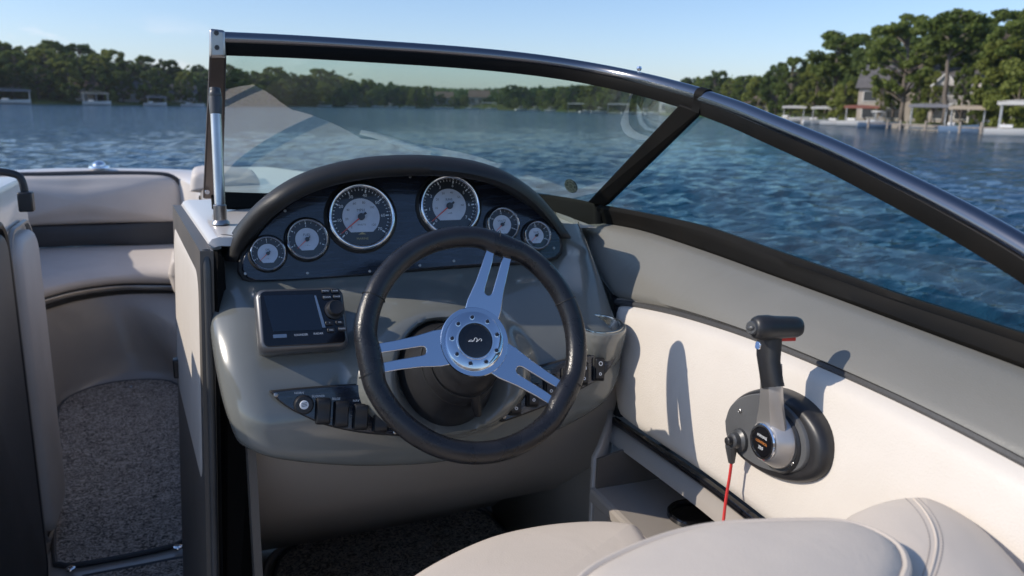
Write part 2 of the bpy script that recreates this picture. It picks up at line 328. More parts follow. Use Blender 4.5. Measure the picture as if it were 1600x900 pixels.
# ================================================================== WATER
def make_water():
    rmin, rmax, NR, NA = 1.6, 230.0, 640, 760
    a0, a1 = math.radians(-48), math.radians(92)
    k = np.linspace(0, 1, NR); r = rmin*(rmax/rmin)**k; a = np.linspace(a0, a1, NA)
    R, A = np.meshgrid(r, a, indexing='ij'); X = R*np.sin(A); Y = R*np.cos(A); Z = np.zeros_like(X)
    dr = R*math.log(rmax/rmin)/NR
    g = np.random.default_rng(3)
    for i in range(130):
        lam = 0.12*(2.1/0.12)**(g.random()**1.15); th = math.radians(203)+g.normal(0, .42)
        kk = 2*math.pi/lam; ph = g.random()*6.283
        amp = min(.0078*lam, .0042)*(.5+g.random())
        fade = np.clip((lam/(dr*2.2)-1)/1.0, 0, 1)
        w = kk*(X*math.cos(th)+Y*math.sin(th))+ph+.5*np.sin(X*.31+i)+.5*np.sin(Y*.23+2*i)
        s = np.sin(w); Z += amp*fade*(s - .28*np.cos(2*w))
    Z *= 0.78+0.30*np.sin(X*.11+1)*np.sin(Y*.07+.4)
    v = np.stack([X, Y, Z], -1).reshape(-1, 3)
    i, j = np.meshgrid(np.arange(NR-1), np.arange(NA-1), indexing='ij'); b = (i*NA+j).ravel()
    f = np.stack([b, b+NA, b+NA+1, b+1], -1)
    me = bpy.data.meshes.new('water'); me.from_pydata(v.tolist(), [], f.tolist()); me.shade_smooth()
    m = mat('lake water', (.010, .046, .088), .08, spec=.5); t = m.node_tree; p = t.nodes['Principled BSDF']; p.inputs['IOR'].default_value = 1.33
    c = nn(t, 'ShaderNodeTexCoord'); hs = []
    for sc, dist, dt, rot, st in ((.55, .60, 3, .5, (1, 2.2, 1)), (2.4, .07, 4, .9, (1, 2.0, 1)), (6, .030, 5, .3, (1, 1.8, 1))):
        q = nn(t, 'ShaderNodeMapping'); q.inputs['Rotation'].default_value = (0, 0, rot); q.inputs['Scale'].default_value = st
        t.links.new(c.outputs['Object'], q.inputs[0])
        n = nn(t, 'ShaderNodeTexNoise'); n.inputs['Scale'].default_value = sc; n.inputs['Detail'].default_value = dt; n.inputs['Roughness'].default_value = .55; n.inputs['Distortion'].default_value = .4
        t.links.new(q.outputs[0], n.inputs['Vector'])
        b = nn(t, 'ShaderNodeBump'); b.inputs['Strength'].default_value = .8; b.inputs['Distance'].default_value = dist
        t.links.new(n.outputs['Fac'], b.inputs['Height'])
        if hs: t.links.new(hs[-1].outputs[0], b.inputs['Normal'])
        hs.append(b)
    t.links.new(hs[-1].outputs[0], p.inputs['Normal'])
    me.materials.append(m); o = bpy.data.objects.new('water', me); COL.objects.link(o); o.location.z = WATER_Z; o['kind'] = 'structure'
    # the rest of the lake
    mb = MB(); N = 40; ring0 = [(math.sin(x)*rmax, math.cos(x)*rmax, 0) for x in np.linspace(a0, a1, N)]; ring1 = [(math.sin(x)*2500, math.cos(x)*2500, 0) for x in np.linspace(a0, a1, N)]
    mb.add(ring0+ring1, [(i, N+i, N+i+1, i+1) for i in range(N-1)])
    ri = [(math.sin(x)*rmin, math.cos(x)*rmin, 0) for x in np.linspace(a1, a0+2*math.pi, N)]; ro = [(math.sin(x)*2500, math.cos(x)*2500, 0) for x in np.linspace(a1, a0+2*math.pi, N)]
    mb.add(ri+ro, [(i, N+i, N+i+1, i+1) for i in range(N-1)])
    w = mb.build('lake', m, None); w.location.z = WATER_Z; w['kind'] = 'structure'
make_water()

# ================================================================== SHORE
SH = [(-500, 200), (-250, 205), (0, 215), (150, 222), (300, 240), (380, 300), (480, 360), (600, 430), (720, 470), (820, 430), (900, 360), (1000, 310), (1090, 250), (1160, 195), (1230, 152), (1330, 124), (1450, 104), (1600, 88), (1800, 78), (2100, 76), (2500, 85)]
def shore_d(px): return float(np.interp(px, [a for a, _ in SH], [b for _, b in SH]))
def sp(px, back=0.0, z=0.0):
    """a point on (or behind) the shore at the bearing of image column px"""
    p = aD(px, 170, shore_d(px)+back); p[2] = WATER_Z+z; return p
def land_h(px, back):
    hill = np.interp(px, [-500, 0, 300, 420, 600, 900, 1000, 1200, 1400, 1700, 2500], [4, 4, 3, 4, 9, 9, 5, 3, 3.2, 3.4, 3])
    return .75*ss(-.2, 2.5, back)+hill*ss(4, 90, back)+.012*max(0, back-90)
def make_land():
    mb = MB(); rows = []
    backs = [-6, -1.2, -.2, .6, 2.5, 6, 12, 20, 32, 50, 80, 130, 220, 500, 1500]
    for px in np.arange(-900, 2700, 14):
        row = []
        for b in backs:
            p = sp(px, b+(1.0*math.sin(px*.07)+.7*math.sin(px*.023) if b > -2 else 0)); p[2] = WATER_Z+(land_h(px, b) if b > -.3 else -.8)
            if b > 5: p[2] += .35*math.sin(p[0]*.11)*math.sin(p[1]*.09)
            row.append(p)
        rows.append(row)
    mb.grid(rows)
    g = mat('shore grass', (.055, .085, .022), .9, vary=(.12, (.10, .11, .035), 5), spec=.1)
    o = mb.build('shore_ground', g, None, smooth=60); o['kind'] = 'structure'
make_land()

# ------------------------------------------------------------------ trees
def leafmat(name, c1, c2, c3):
    m = bpy.data.materials.new(name); m.use_nodes = True; t = m.node_tree; t.nodes.clear()
    o = nn(t, 'ShaderNodeOutputMaterial'); g = nn(t, 'ShaderNodeNewGeometry'); r = nn(t, 'ShaderNodeValToRGB')
    r.color_ramp.elements[0].color = (*c1, 1); r.color_ramp.elements[1].color = (*c3, 1); e = r.color_ramp.elements.new(.5); e.color = (*c2, 1)
    oi = nn(t, 'ShaderNodeObjectInfo'); c = nn(t, 'ShaderNodeTexCoord'); n = nn(t, 'ShaderNodeTexNoise'); n.inputs['Scale'].default_value = .55; n.inputs['Detail'].default_value = 2
    t.links.new(c.outputs['Object'], n.inputs['Vector'])
    a = nn(t, 'ShaderNodeMath', operation='MULTIPLY_ADD'); a.inputs[1].default_value = .30; t.links.new(g.outputs['Random Per Island'], a.inputs[0])
    b = nn(t, 'ShaderNodeMath', operation='MULTIPLY_ADD'); b.inputs[1].default_value = .45; t.links.new(n.outputs['Fac'], b.inputs[0]); t.links.new(b.outputs[0], a.inputs[2])
    d = nn(t, 'ShaderNodeMath', operation='MULTIPLY'); d.inputs[1].default_value = .30; t.links.new(oi.outputs['Random'], d.inputs[0]); t.links.new(d.outputs[0], b.inputs[2])
    t.links.new(a.outputs[0], r.inputs[0])
    df = nn(t, 'ShaderNodeBsdfPrincipled'); df.inputs['Roughness'].default_value = .6; df.inputs['Specular IOR Level'].default_value = .2
    tl = nn(t, 'ShaderNodeBsdfTranslucent'); x = nn(t, 'ShaderNodeMixShader'); x.inputs[0].default_value = .48
    t.links.new(r.outputs[0], df.inputs['Base Color']); t.links.new(r.outputs[0], tl.inputs[0]); t.links.new(df.outputs[0], x.inputs[1]); t.links.new(tl.outputs[0], x.inputs[2])
    t.links.new(x.outputs[0], o.inputs[0]); return m
LEAF = {'oak': leafmat('oak leaves', (.060, .095, .022), (.155, .200, .048), (.26, .31, .085)),
        'lime': leafmat('light leaves', (.105, .130, .028), (.225, .255, .060), (.35, .37, .10)),
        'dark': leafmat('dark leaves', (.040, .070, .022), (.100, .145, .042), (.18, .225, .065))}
BARK = mat('bark', (.13, .105, .085), .9, vary=(1.2, (.20, .17, .14)), bump=(4, .5, 4, .05))
def cards(g, q, bias, L):
    """small leaf-shaped quads at points q, loosely facing bias"""
    m = len(q); nr = bias+g.normal(0, .6, (m, 3)); nr /= np.linalg.norm(nr, axis=1)[:, None]; u = np.cross(nr, g.normal(size=(m, 3))); u /= np.linalg.norm(u, axis=1)[:, None]; w = np.cross(nr, u)
    Ls = L*np.ones((m, 1)); s1 = Ls*(.6+.8*g.random((m, 1))); s2 = Ls*(.45+.6*g.random((m, 1)))
    v = np.stack([q-u*s1, q+w*s2, q+u*s1, q-w*s2], 1).reshape(-1, 3)
    return v.tolist(), np.arange(4*m).reshape(-1, 4).tolist()
def tree_meshes(seed, kind):
    """unit tree: height 1, crown spread given; returns trunk mesh and crown mesh"""
    g = np.random.default_rng(seed); tb = MB(); lv = []
    spec = {'round': (.12, .34, .38, 96, .060), 'tall': (.48, .20, .30, 40, .065), 'pine': (.62, .19, .20, 34, .06), 'bush': (.02, .46, .46, 38, .13), 'open': (.26, .36, .32, 88, .050)}[kind]
    base, rad, hgt, nc, cr_ = spec
    lean = g.normal(0, .02, 2); tp = []
    for z in np.linspace(0, .92, 8): tp.append((lean[0]*z*2+g.normal(0, .006), lean[1]*z*2+g.normal(0, .006), z-.02))
    tb.tube(tp, [.024*(1-.8*z)+.006*(z < .05) for z in np.linspace(0, 1, 8)], n=8)
    cz = base+(1-base)*.5; clumps = []
    for i in range(nc):
        th = i*2.399+g.normal(0, .4); zz = g.random(); 
        if kind in ('pine', 'tall'): env = (.45+.55*math.sin(math.pi*min(1, zz*.95+.1)))*(.6+.5*g.random())
        elif kind == 'open': env = math.sqrt(max(0, 1-(2*zz-.9)**2*.8))*(.35+.75*g.random()**.6)
        else: env = math.sqrt(max(0, 1-(2*zz-.95)**2*.85))*(.45+.58*g.random()**.45)
        z = base+(1-base-cr_*.6)*zz; rr = rad*env
        c = np.array([rr*math.cos(th), rr*math.sin(th), z]); clumps.append((c, cr_*(.65+.7*g.random())))
        if i % 2 == 0:
            s = np.array([lean[0]*2*(z-.12), lean[1]*2*(z-.12), max(.12, z-.06-rr*.35)]); mid = (s+c)/2+np.array([0, 0, .015])
            tb.tube([s, mid, c], [.009, .006, .002], n=5, cap=False)
    n = {'round': 100, 'tall': 110, 'pine': 100, 'bush': 120, 'open': 80}[kind]; L = .019 if kind != 'bush' else .036
    Q = []; D = []
    for c, r in clumps:
        m = int(n*(r/cr_)**1.6)
        d = g.normal(size=(m, 3)); d /= np.linalg.norm(d, axis=1)[:, None]; Q.append(c+d*np.array([1, 1, .68])*r*(g.random((m, 1))**.35)*(.85+.3*g.random((m, 1)))); D.append(d)
    vs, fs = cards(g, np.vstack(Q), np.vstack(D)*.6+np.array([0, 0, .35]), L)
    cm = bpy.data.meshes.new('crown'); cm.from_pydata(vs, [], fs)
    tm = bpy.data.meshes.new('trunk'); tm.from_pydata(tb.v, [], tb.f); tm.shade_smooth(); tm.materials.append(BARK)
    return tm, cm
TM = {}
for k, (kind, n) in enumerate((('round', 3), ('tall', 2), ('pine', 2), ('bush', 2), ('open', 3))):
    TM[kind] = [tree_meshes(100+k*10+i, kind) for i in range(n)]
_cr = {}
def tree(px, back, top, kind, leaf, label, name='tree', wide=1.0, group=None, var=None, cat_='tree'):
    """top: the image row its top reaches; base stands on the land"""
    p = sp(px, back); z0 = WATER_Z+land_h(px, back); d = ray(px, top); hd = math.hypot(d[0], d[1]); ztop = EYE+d[2]/hd*(shore_d(px)+back)
    H = max(2.0, ztop-z0); v = random.randrange(len(TM[kind])) if var is None else var % len(TM[kind]); tm, cm = TM[kind][v]
    key = (kind, v, leaf)
    if key not in _cr: c2 = cm.copy(); c2.name = 'crown'; c2.materials.append(LEAF[leaf]); _cr[key] = c2
    o = thing(name, label, cat_, (p[0], p[1], z0), group); o.rotation_euler.z = random.random()*6.28; o.scale = (H*wide, H*wide, H)
    for nm, me in (('trunk', tm), ('crown', _cr[key])):
        c = bpy.data.objects.new(nm, me); COL.objects.link(c); c.parent = o
    return o
LMK = [(20, 'the wide grey lift at far left'), (75, 'the gap between the left lifts'), (133, 'the dim grey cottage'), (155, 'the tan domed canopy'), (212, 'the small pale house'), (246, 'the brownish domed canopy'), (288, 'the cottage by the windshield post'), (330, 'the windshield post'), (395, 'the top of the hazy glare'), (455, 'the middle of the hazy glare'), (520, 'the tip of the hazy glare'), (570, 'the far shore bulge'), (620, 'the step in the far shore'), (690, 'the far pale house'), (756, 'the far beige house'), (830, 'the low pale bank'), (902, 'the boxy shelter'), (966, 'the shelter by the mullion'), (1055, 'the house under the rail'), (1118, 'the rail joint'), (1182, 'the tiny pale cottage'), (1241, 'the first white lift'), (1291, 'the pale grey canopy'), (1346, 'the rust red canopy'), (1418, 'the large beige house'), (1452, 'the grey blue canopy'), (1520, 'the grey roofed wing'), (1602, 'the right edge canopy')]
def near(px):
    if px < -10: return 'the left photo edge'
    if px > 1625: return 'the right photo edge'
    return min(LMK, key=lambda a: abs(a[0]-px))[1]
HUE = {'oak': 'mid green', 'lime': 'yellowish green', 'dark': 'deep green'}
SHP = {'round': 'round crowned', 'open': 'open crowned', 'bush': 'low bushy', 'tall': 'tall slim', 'pine': 'high crowned'}
def side(px):
    if px < -10 or px > 1625: return 'beyond'
    k = min(LMK, key=lambda a: abs(a[0]-px))[0]; return 'left of' if px < k-9 else 'right of' if px > k+9 else 'at'
# right shore: the big trees, told apart one by one
BIG = [
 (1374, 9, 122, 'open', 'lime', .55, 'airy light green tree before the left end of the beige house', 0),
 (1434, 10, 116, 'round', 'oak', .5, 'narrow green tree covering the right end of the beige house wall', 0),
 (1502, 10, 98, 'open', 'oak', .55, 'tree whose crown hides the front gable of the roofed wing', 1),
 (1396, 9, 104, 'open', 'oak', .55, 'mid height leafy tree hiding the middle of the large beige house wall', 1),
 (1562, 10, 84, 'round', 'dark', .7, 'dark mid height tree overlapping the right end of the house deck', 0),
 (1457, 10, 112, 'open', 'lime', .6, 'light crowned mid height tree between the beige house and its grey roofed wing', 2),
 (1540, 9, 120, 'round', 'oak', .6, 'round mid height tree standing before the deck of the grey roofed wing', 1),
 (1608, 14, 8, 'open', 'oak', 1.05, 'huge spreading oak at the right edge of the photo', 0),
 (1560, 9, 60, 'round', 'lime', .9, 'lower yellowish green tree in front of the right end of the house', 1),
 (1545, 24, 14, 'open', 'oak', 1.0, 'broad dark green tree rising behind the right end of the house roof', 1),
 (1478, 7, 6, 'pine', 'oak', 1.15, 'tallest thin trunked tree in front of the grey roofed house', 0),
 (1455, 26, 32, 'round', 'dark', .85, 'dark tree filling the gap just left of the tallest thin trunked tree', 2),
 (1410, 8, 22, 'open', 'oak', 1.05, 'wide heavy crowned tree in front of the left part of the beige house', 2),
 (1372, 18, 55, 'round', 'oak', .85, 'medium green tree at the left corner of the beige house', 0),
 (1300, 9, 48, 'tall', 'oak', 1.35, 'slim open topped tree standing up behind the boat lifts', 0),
 (1342, 12, 72, 'round', 'dark', .75, 'dark rounded tree between the slim open topped tree and the beige house', 1),
 (1270, 12, 96, 'round', 'lime', .8, 'light green bushy tree left of the slim open topped tree', 2),
 (1318, 4, 125, 'bush', 'lime', .8, 'low yellow green shrub tree behind the white moored boats', 0),
 (1236, 10, 88, 'round', 'oak', .8, 'tall mid green tree with a bright left side above the first boat lift', 1),
 (1212, 12, 96, 'round', 'dark', .8, 'blue green dense tree at the left end of the right shore rise', 0),
 (1185, 8, 118, 'bush', 'lime', .75, 'small yellowish tree just above the windshield rail at the shore', 1),
 (1440, 4, 158, 'bush', 'lime', .7, 'low light green bush in front of the beige house wall', 0),
 (1525, 5, 158, 'bush', 'oak', .7, 'low green bush beside the brown roofed boat lift', 1),
 (1590, 5, 90, 'bush', 'lime', .9, 'bright yellow green shrub at the far right of the shore', 1),
]
for px, bk, top, k, lf, wd, lab, var in BIG: tree(px, bk, top, k, lf, lab, wide=wd, var=var)
g_ = 'trees along the right shore beyond the boat'
for px, bk, top, k, lf in ((1160, 16, 116, 'round', 'oak'), (1140, 20, 122, 'round', 'lime'), (1118, 24, 108, 'round', 'dark'), (1095, 30, 118, 'round', 'oak'), (1070, 30, 120, 'round', 'dark'), (1255, 30, 104, 'round', 'oak'), (1290, 34, 84, 'round', 'oak'), (1335, 36, 52, 'open', 'oak'), (1380, 40, 34, 'round', 'oak'), (1480, 40, 34, 'open', 'dark'), (1515, 44, 26, 'round', 'oak'), (1590, 44, 20, 'round', 'oak'), (1640, 30, 6, 'open', 'oak'), (1680, 12, 20, 'round', 'oak'), (1740, 20, 8, 'open', 'oak'), (1820, 14, 20, 'round', 'lime')):
    tree(px, bk, top, k, lf, HUE[lf]+' '+SHP[k]+' tree '+('far back ' if bk > 32 else '')+side(px)+' '+near(px), wide=.9, group=g_)
# left shore
g_ = 'trees along the left shore'
for i in range(46):
    px = -330+i*14.6+random.uniform(-5, 5); rowk = i % 3; bk = (7, 16, 28)[rowk]+random.uniform(-2, 3)
    ridge = np.interp(px, [-330, 0, 40, 110, 160, 190, 240, 280, 330, 400], [70, 62, 68, 64, 74, 80, 92, 96, 100, 108])
    top = ridge+(40, 14, 0)[rowk]*random.uniform(.5, 1.0)+random.uniform(-4, 3)
    kd = 'round' if random.random() < .75 else 'open'; lf = random.choice(['oak', 'oak', 'dark', 'lime']) if rowk else random.choice(['dark', 'oak', 'lime'])
    tree(px, bk, top, kd, lf, HUE[lf]+' '+SHP[kd]+' tree, '+('front', 'middle', 'back')[rowk]+' row, '+side(px)+' '+near(px), wide=1.0, group=g_)
for px, top in ((-20, 138), (48, 136), (110, 130), (175, 140), (262, 138), (300, 142), (85, 144), (228, 132)):
    lf = random.choice(['dark', 'oak', 'lime']); tree(px, 3.5, top, 'bush', lf, HUE[lf]+' low bush at the water edge '+side(px)+' '+near(px), wide=.9, group='bushes at the left water edge')
# behind the windshield
g_ = 'trees beyond the windshield'
MID = [(352, 98), (372, 106), (395, 110), (418, 112), (432, 103), (455, 112), (478, 116), (500, 106), (515, 108), (528, 118), (548, 124), (575, 122), (590, 134), (610, 138), (632, 136), (650, 134), (668, 133), (690, 146), (708, 150), (726, 148), (788, 136), (800, 132), (815, 134), (832, 147), (848, 140), (862, 138), (880, 134), (898, 131), (915, 132), (932, 126), (950, 128), (968, 134), (985, 136), (1004, 134), (1022, 140), (1042, 136), (1060, 132)]
for i, (px, top) in enumerate(MID):
    lf = random.choice(['oak', 'lime', 'lime', 'dark']); rw = ('front', 'middle', 'back')[i % 3]; tree(px, 10+(i % 3)*7, top, 'round', lf, HUE[lf]+' round crowned tree, '+rw+' row, '+side(px)+' '+near(px), wide=1.15, group=g_)
    lf = random.choice(['oak', 'lime']); tree(px+7, 4, top+16+random.uniform(0, 6), 'bush', lf, HUE[lf]+' low bush by the far waterline '+side(px+7)+' '+near(px+7), wide=1.0, group='low trees on the far waterline')
# the far wooded ridge reads as one mass
def ridge():
    g = np.random.default_rng(12); Q = []
    for px in np.arange(560, 1120, .55):
        for rep in range(7):
            back = 60+rep*28+g.random()*20; d = shore_d(px)+back+60
            top = np.interp(px, [540, 620, 700, 760, 830, 900, 1000, 1120], [133, 139, 140, 141, 140, 138, 136, 128])+6*(6-rep)/6+g.normal(0, 1.2)
            dr = ray(px, top); h = math.hypot(dr[0], dr[1]); c = CAM+dr*d/h
            Q.append(c+np.stack([g.normal(0, 2.6, 10), g.normal(0, 2.6, 10), -abs(g.normal(0, 3.4, 10))], 1))
    Q = np.vstack(Q); vs, fs = cards(g, Q, np.tile(np.array([0, -.3, .8]), (len(Q), 1)), 1.5)
    me = bpy.data.meshes.new('far_wood'); me.from_pydata(vs, [], fs); me.materials.append(LEAF['oak']); o = bpy.data.objects.new('far_wood', me); COL.objects.link(o)
    tag(o, 'far wooded ridge reading as one dark green mass beyond the middle of the lake', 'woodland', kind='stuff')
    mb = MB(); rows = []
    for px in np.arange(520, 1150, 12):
        row = []
        for bk, tp in ((115, 158), (150, 152), (330, 143)):
            dr = ray(px, tp); h = math.hypot(dr[0], dr[1]); row.append(CAM+dr*(shore_d(px)+bk)/h)
        row[0][2] = WATER_Z+2; rows.append(row)
    mb.grid(rows); o = mb.build('hill', mat('wooded hill', (.03, .05, .018), .9, vary=(.05, (.05, .07, .025), 5)), None); o['kind'] = 'structure'
ridge()

# dense understorey closing the woods behind the shore trees
def understorey(x0, x1, label, tops, bk0, seed):
    g = np.random.default_rng(seed); Q = []; S_ = []
    for px in np.arange(x0, x1, 1.1):
        for rep in range(5):
            back = bk0+rep*7+g.random()*6; top = np.interp(px, tops[0], tops[1])+g.normal(0, 4)+4*math.sin(px*.11+rep); base = sp(px, back); d = ray(px, top); h = math.hypot(d[0], d[1]); zt = EYE+d[2]/h*(shore_d(px)+back); zb = WATER_Z+land_h(px, back)
            z = zb+(zt-zb)*g.random(9)**.7; Q.append(np.stack([base[0]+g.normal(0, .8, 9), base[1]+g.normal(0, .8, 9), z], 1)); S_.append(np.full((9, 1), .6*(shore_d(px)/180+.5)))
    Q = np.vstack(Q); vs, fs = cards(g, Q, np.tile(np.array([-.3, -.5, .5]), (len(Q), 1)), np.vstack(S_))
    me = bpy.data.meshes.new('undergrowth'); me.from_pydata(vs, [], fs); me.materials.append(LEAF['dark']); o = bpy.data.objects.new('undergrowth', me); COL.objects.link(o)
    tag(o, label, 'woodland', kind='stuff')
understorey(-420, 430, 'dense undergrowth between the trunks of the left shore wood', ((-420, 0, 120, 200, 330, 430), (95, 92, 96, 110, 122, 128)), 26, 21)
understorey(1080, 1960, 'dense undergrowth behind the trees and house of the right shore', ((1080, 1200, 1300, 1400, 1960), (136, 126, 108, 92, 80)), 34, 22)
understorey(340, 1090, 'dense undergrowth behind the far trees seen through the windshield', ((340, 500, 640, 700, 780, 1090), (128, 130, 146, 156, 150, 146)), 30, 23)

# ------------------------------------------------------------------ houses, docks and boats on the shore
M['wallb'] = mat('beige siding', (.44, .39, .34), .8, vary=(.6, (.46, .41, .36)))
M['wallw'] = mat('pale siding', (.55, .52, .50), .8, vary=(.6, (.48, .46, .44)))
M['roofg'] = mat('grey shingle', (.11, .105, .105), .85, vary=(1.5, (.15, .14, .14)))
M['roofb'] = mat('brown shingle', (.14, .10, .08), .85, vary=(1.5, (.18, .13, .10)))
M['win'] = mat('window pane', (.02, .025, .03), .08, coat=.5)
M['trim'] = mat('white trim', (.7, .68, .65), .5)
M['dockw'] = mat('dock wood', (.30, .25, .21), .8, vary=(2, (.38, .33, .28)))
M['liftal'] = mat('lift aluminium', (.5, .5, .5), .4, metal=.7)
M['canw'] = mat('white canopy', (.62, .60, .57), .7)
M['cant'] = mat('tan canopy', (.45, .37, .28), .7)
M['canr'] = mat('rust canopy', (.28, .11, .08), .7)
M['cang'] = mat('grey canopy', (.22, .22, .24), .7)
M['hullw'] = mat('white hull', (.72, .71, .69), .25, coat=.4)
M['hullb'] = mat('blue hull', (.16, .24, .36), .25, coat=.4)
M['concrete'] = mat('seawall stone', (.32, .29, .25), .9, vary=(1, (.24, .22, .19)))
def local(px, back, z=0):
    """frame at the shore facing the camera"""
    p = sp(px, back); d = np.array([p[0], p[1], 0]); d /= np.linalg.norm(d)
    return Plane((p[0], p[1], WATER_Z+z), -d, Uhint=(d[1], -d[0], 0))
def house(px, back, w, dpt, h, wallm, roofm, label, storeys=1, gable=True, win=4, name='house', zoff=None):
    q = local(px, back, land_h(px, back)-.3); t = thing(name, label, 'house', q.O)
    mb = MB(); mb.prism(q, [(-w/2, 0), (w/2, 0), (w/2, h), (-w/2, h)], -dpt, 0); mb.build('wall', M[wallm], t, smooth=0)
    rh = w*.16 if not gable else dpt*.42
    r = MB(); e = .5
    a = [q.pt(-w/2-e, h, e), q.pt(w/2+e, h, e), q.pt(w/2+e, h, -dpt-e), q.pt(-w/2-e, h, -dpt-e), q.pt(-w/2+ (0 if gable else w*.2), h+rh, -dpt/2), q.pt(w/2-(0 if gable else w*.2), h+rh, -dpt/2)]
    r.add(a, [(0, 1, 5, 4), (2, 3, 4, 5), (1, 2, 5), (3, 0, 4), (3, 2, 1, 0)]); rf = r.build('roof', M[roofm], t, smooth=0)
    c = MB(); c.box(q.pt(w*.22, h+rh*.9, -dpt/2), (.4, 1.0, .4), q); c.build('chimney', M['concrete'], rf, smooth=0)
    for s in range(storeys):
        for i in range(win):
            u = -w/2+w*(i+.5)/win; zc = h*(s+.52)/storeys; ww = w/win*.28; wh = h/storeys*.28
            f = MB(); f.box(q.pt(u, zc, .04), (ww+.12, wh+.12, .05), q); fo = f.build('window', M['trim'], t, smooth=0)
            g = MB(); g.box(q.pt(u, zc, .09), (ww, wh, .02), q); g.build('pane', M['win'], fo, smooth=0)
    return q, t
# the large house on the right shore
q, t = house(1418, 17, 13, 8, 4.6, 'wallb', 'roofg', 'large beige two storey house half hidden by trees on the right shore', 2, True, 4)
q2, t2 = house(1520, 17, 9.5, 8, 5.4, 'wallb', 'roofg', 'grey roofed house wing with a front gable and long deck on the right shore', 2, False, 4, name='house')
gb = MB(); gb.prism(q2, [(-4.6, 4.6), (-2.0, 4.6), (-3.3, 5.9)], .1, .9); gb.build('gable', M['wallw'], t2, smooth=0)
gb = MB(); gb.add([q2.pt(-4.9, 4.5, 1.2), q2.pt(-3.3, 6.15, 1.2), q2.pt(-3.3, 6.15, -3), q2.pt(-4.9, 4.5, -3), q2.pt(-1.7, 4.5, 1.2), q2.pt(-1.7, 4.5, -3)], [(0, 1, 2, 3), (1, 4, 5, 2)]); gb.build('gable_roof', M['trim'], t2, smooth=0, solid=.2)
dk = MB(); dk.box(q2.pt(1.8, 2.3, 1.4), (4.6, .12, 1.4), q2); dko = dk.build('deck', M['trim'], t2, smooth=0)
for u in np.linspace(-2.6, 6.2, 5):
    p_ = MB(); p_.box(q2.pt(u, 1.1, 2.6), (.1, 1.1, .1), q2); p_.build('deck_post', M['trim'], dko, smooth=0)
rl = MB(); rl.box(q2.pt(1.8, 3.3, 2.7), (4.6, .05, .05), q2)
for u in np.linspace(-2.7, 6.3, 36): rl.box(q2.pt(u, 2.85, 2.7), (.025, .42, .025), q2)
rl.build('railing', M['trim'], dko, smooth=0)
house(212, 13, 8, 6, 3.4, 'wallw', 'roofg', 'small pale house with a grey roof left of centre on the left shore', 1, True, 2)
house(288, 15, 7, 6, 3.0, 'wallw', 'roofg', 'small pale cottage under the trees right beside the windshield post', 1, True, 2)
house(133, 14, 6, 5, 3.6, 'wallw', 'roofb', 'dim grey cottage in the shade of the left shore wood', 1, True, 2)
house(756, 30, 18, 10, 4.4, 'wallb', 'roofb', 'far beige house seen through the windshield across the open lake', 1, True, 4)
house(690, 26, 14, 9, 4.0, 'wallw', 'roofb', 'far pale house between rounded trees beyond the windshield', 1, True, 3)
house(1055, 14, 11, 7, 4.0, 'wallw', 'roofg', 'pale house just under the windshield rail near the corner joint', 1, True, 3)
house(1182, 12, 5, 4, 3.0, 'wallw', 'roofb', 'tiny pale cottage left of the first boat lift', 1, True, 2)
def lift(px, out, w, dpt, h, can, label, n=None, flat=True):
    q = local(px, -out, 0); t = thing('boat_lift', label, 'boat lift', q.O)
    for u in (-w/2, w/2):
        for d in (0, -dpt):
            m_ = MB(); m_.tube([q.pt(u, -.6, d), q.pt(u, h, d)], .065, n=8); m_.build('post', M['liftal'], t)
    mb = MB()
    rows = []
    for d in (.5, -dpt-.5):
        rows.append([q.pt(u*(w/2+.35), h+(.42 if not flat else .16)*(1-abs(u)**2)+.05, d) for u in np.linspace(-1, 1, 9)])
    mb.grid(rows); mb.build('canopy', M[can], t, solid=.1)
    for d in (.5, -dpt-.5):
        v = MB(); v.add([q.pt(-w/2-.35, h-.22, d), q.pt(w/2+.35, h-.22, d), q.pt(w/2+.35, h+.08, d), q.pt(-w/2-.35, h+.08, d)], [(0, 1, 2, 3)]); v.build('valance', M[can], t, smooth=0, solid=.04)
    b = MB(); b.box(q.pt(0, .25, 0), (w/2, .08, .08), q); b.box(q.pt(0, .25, -dpt), (w/2, .08, .08), q); b.build('cross_beam', M['liftal'], t, smooth=0)
    return q
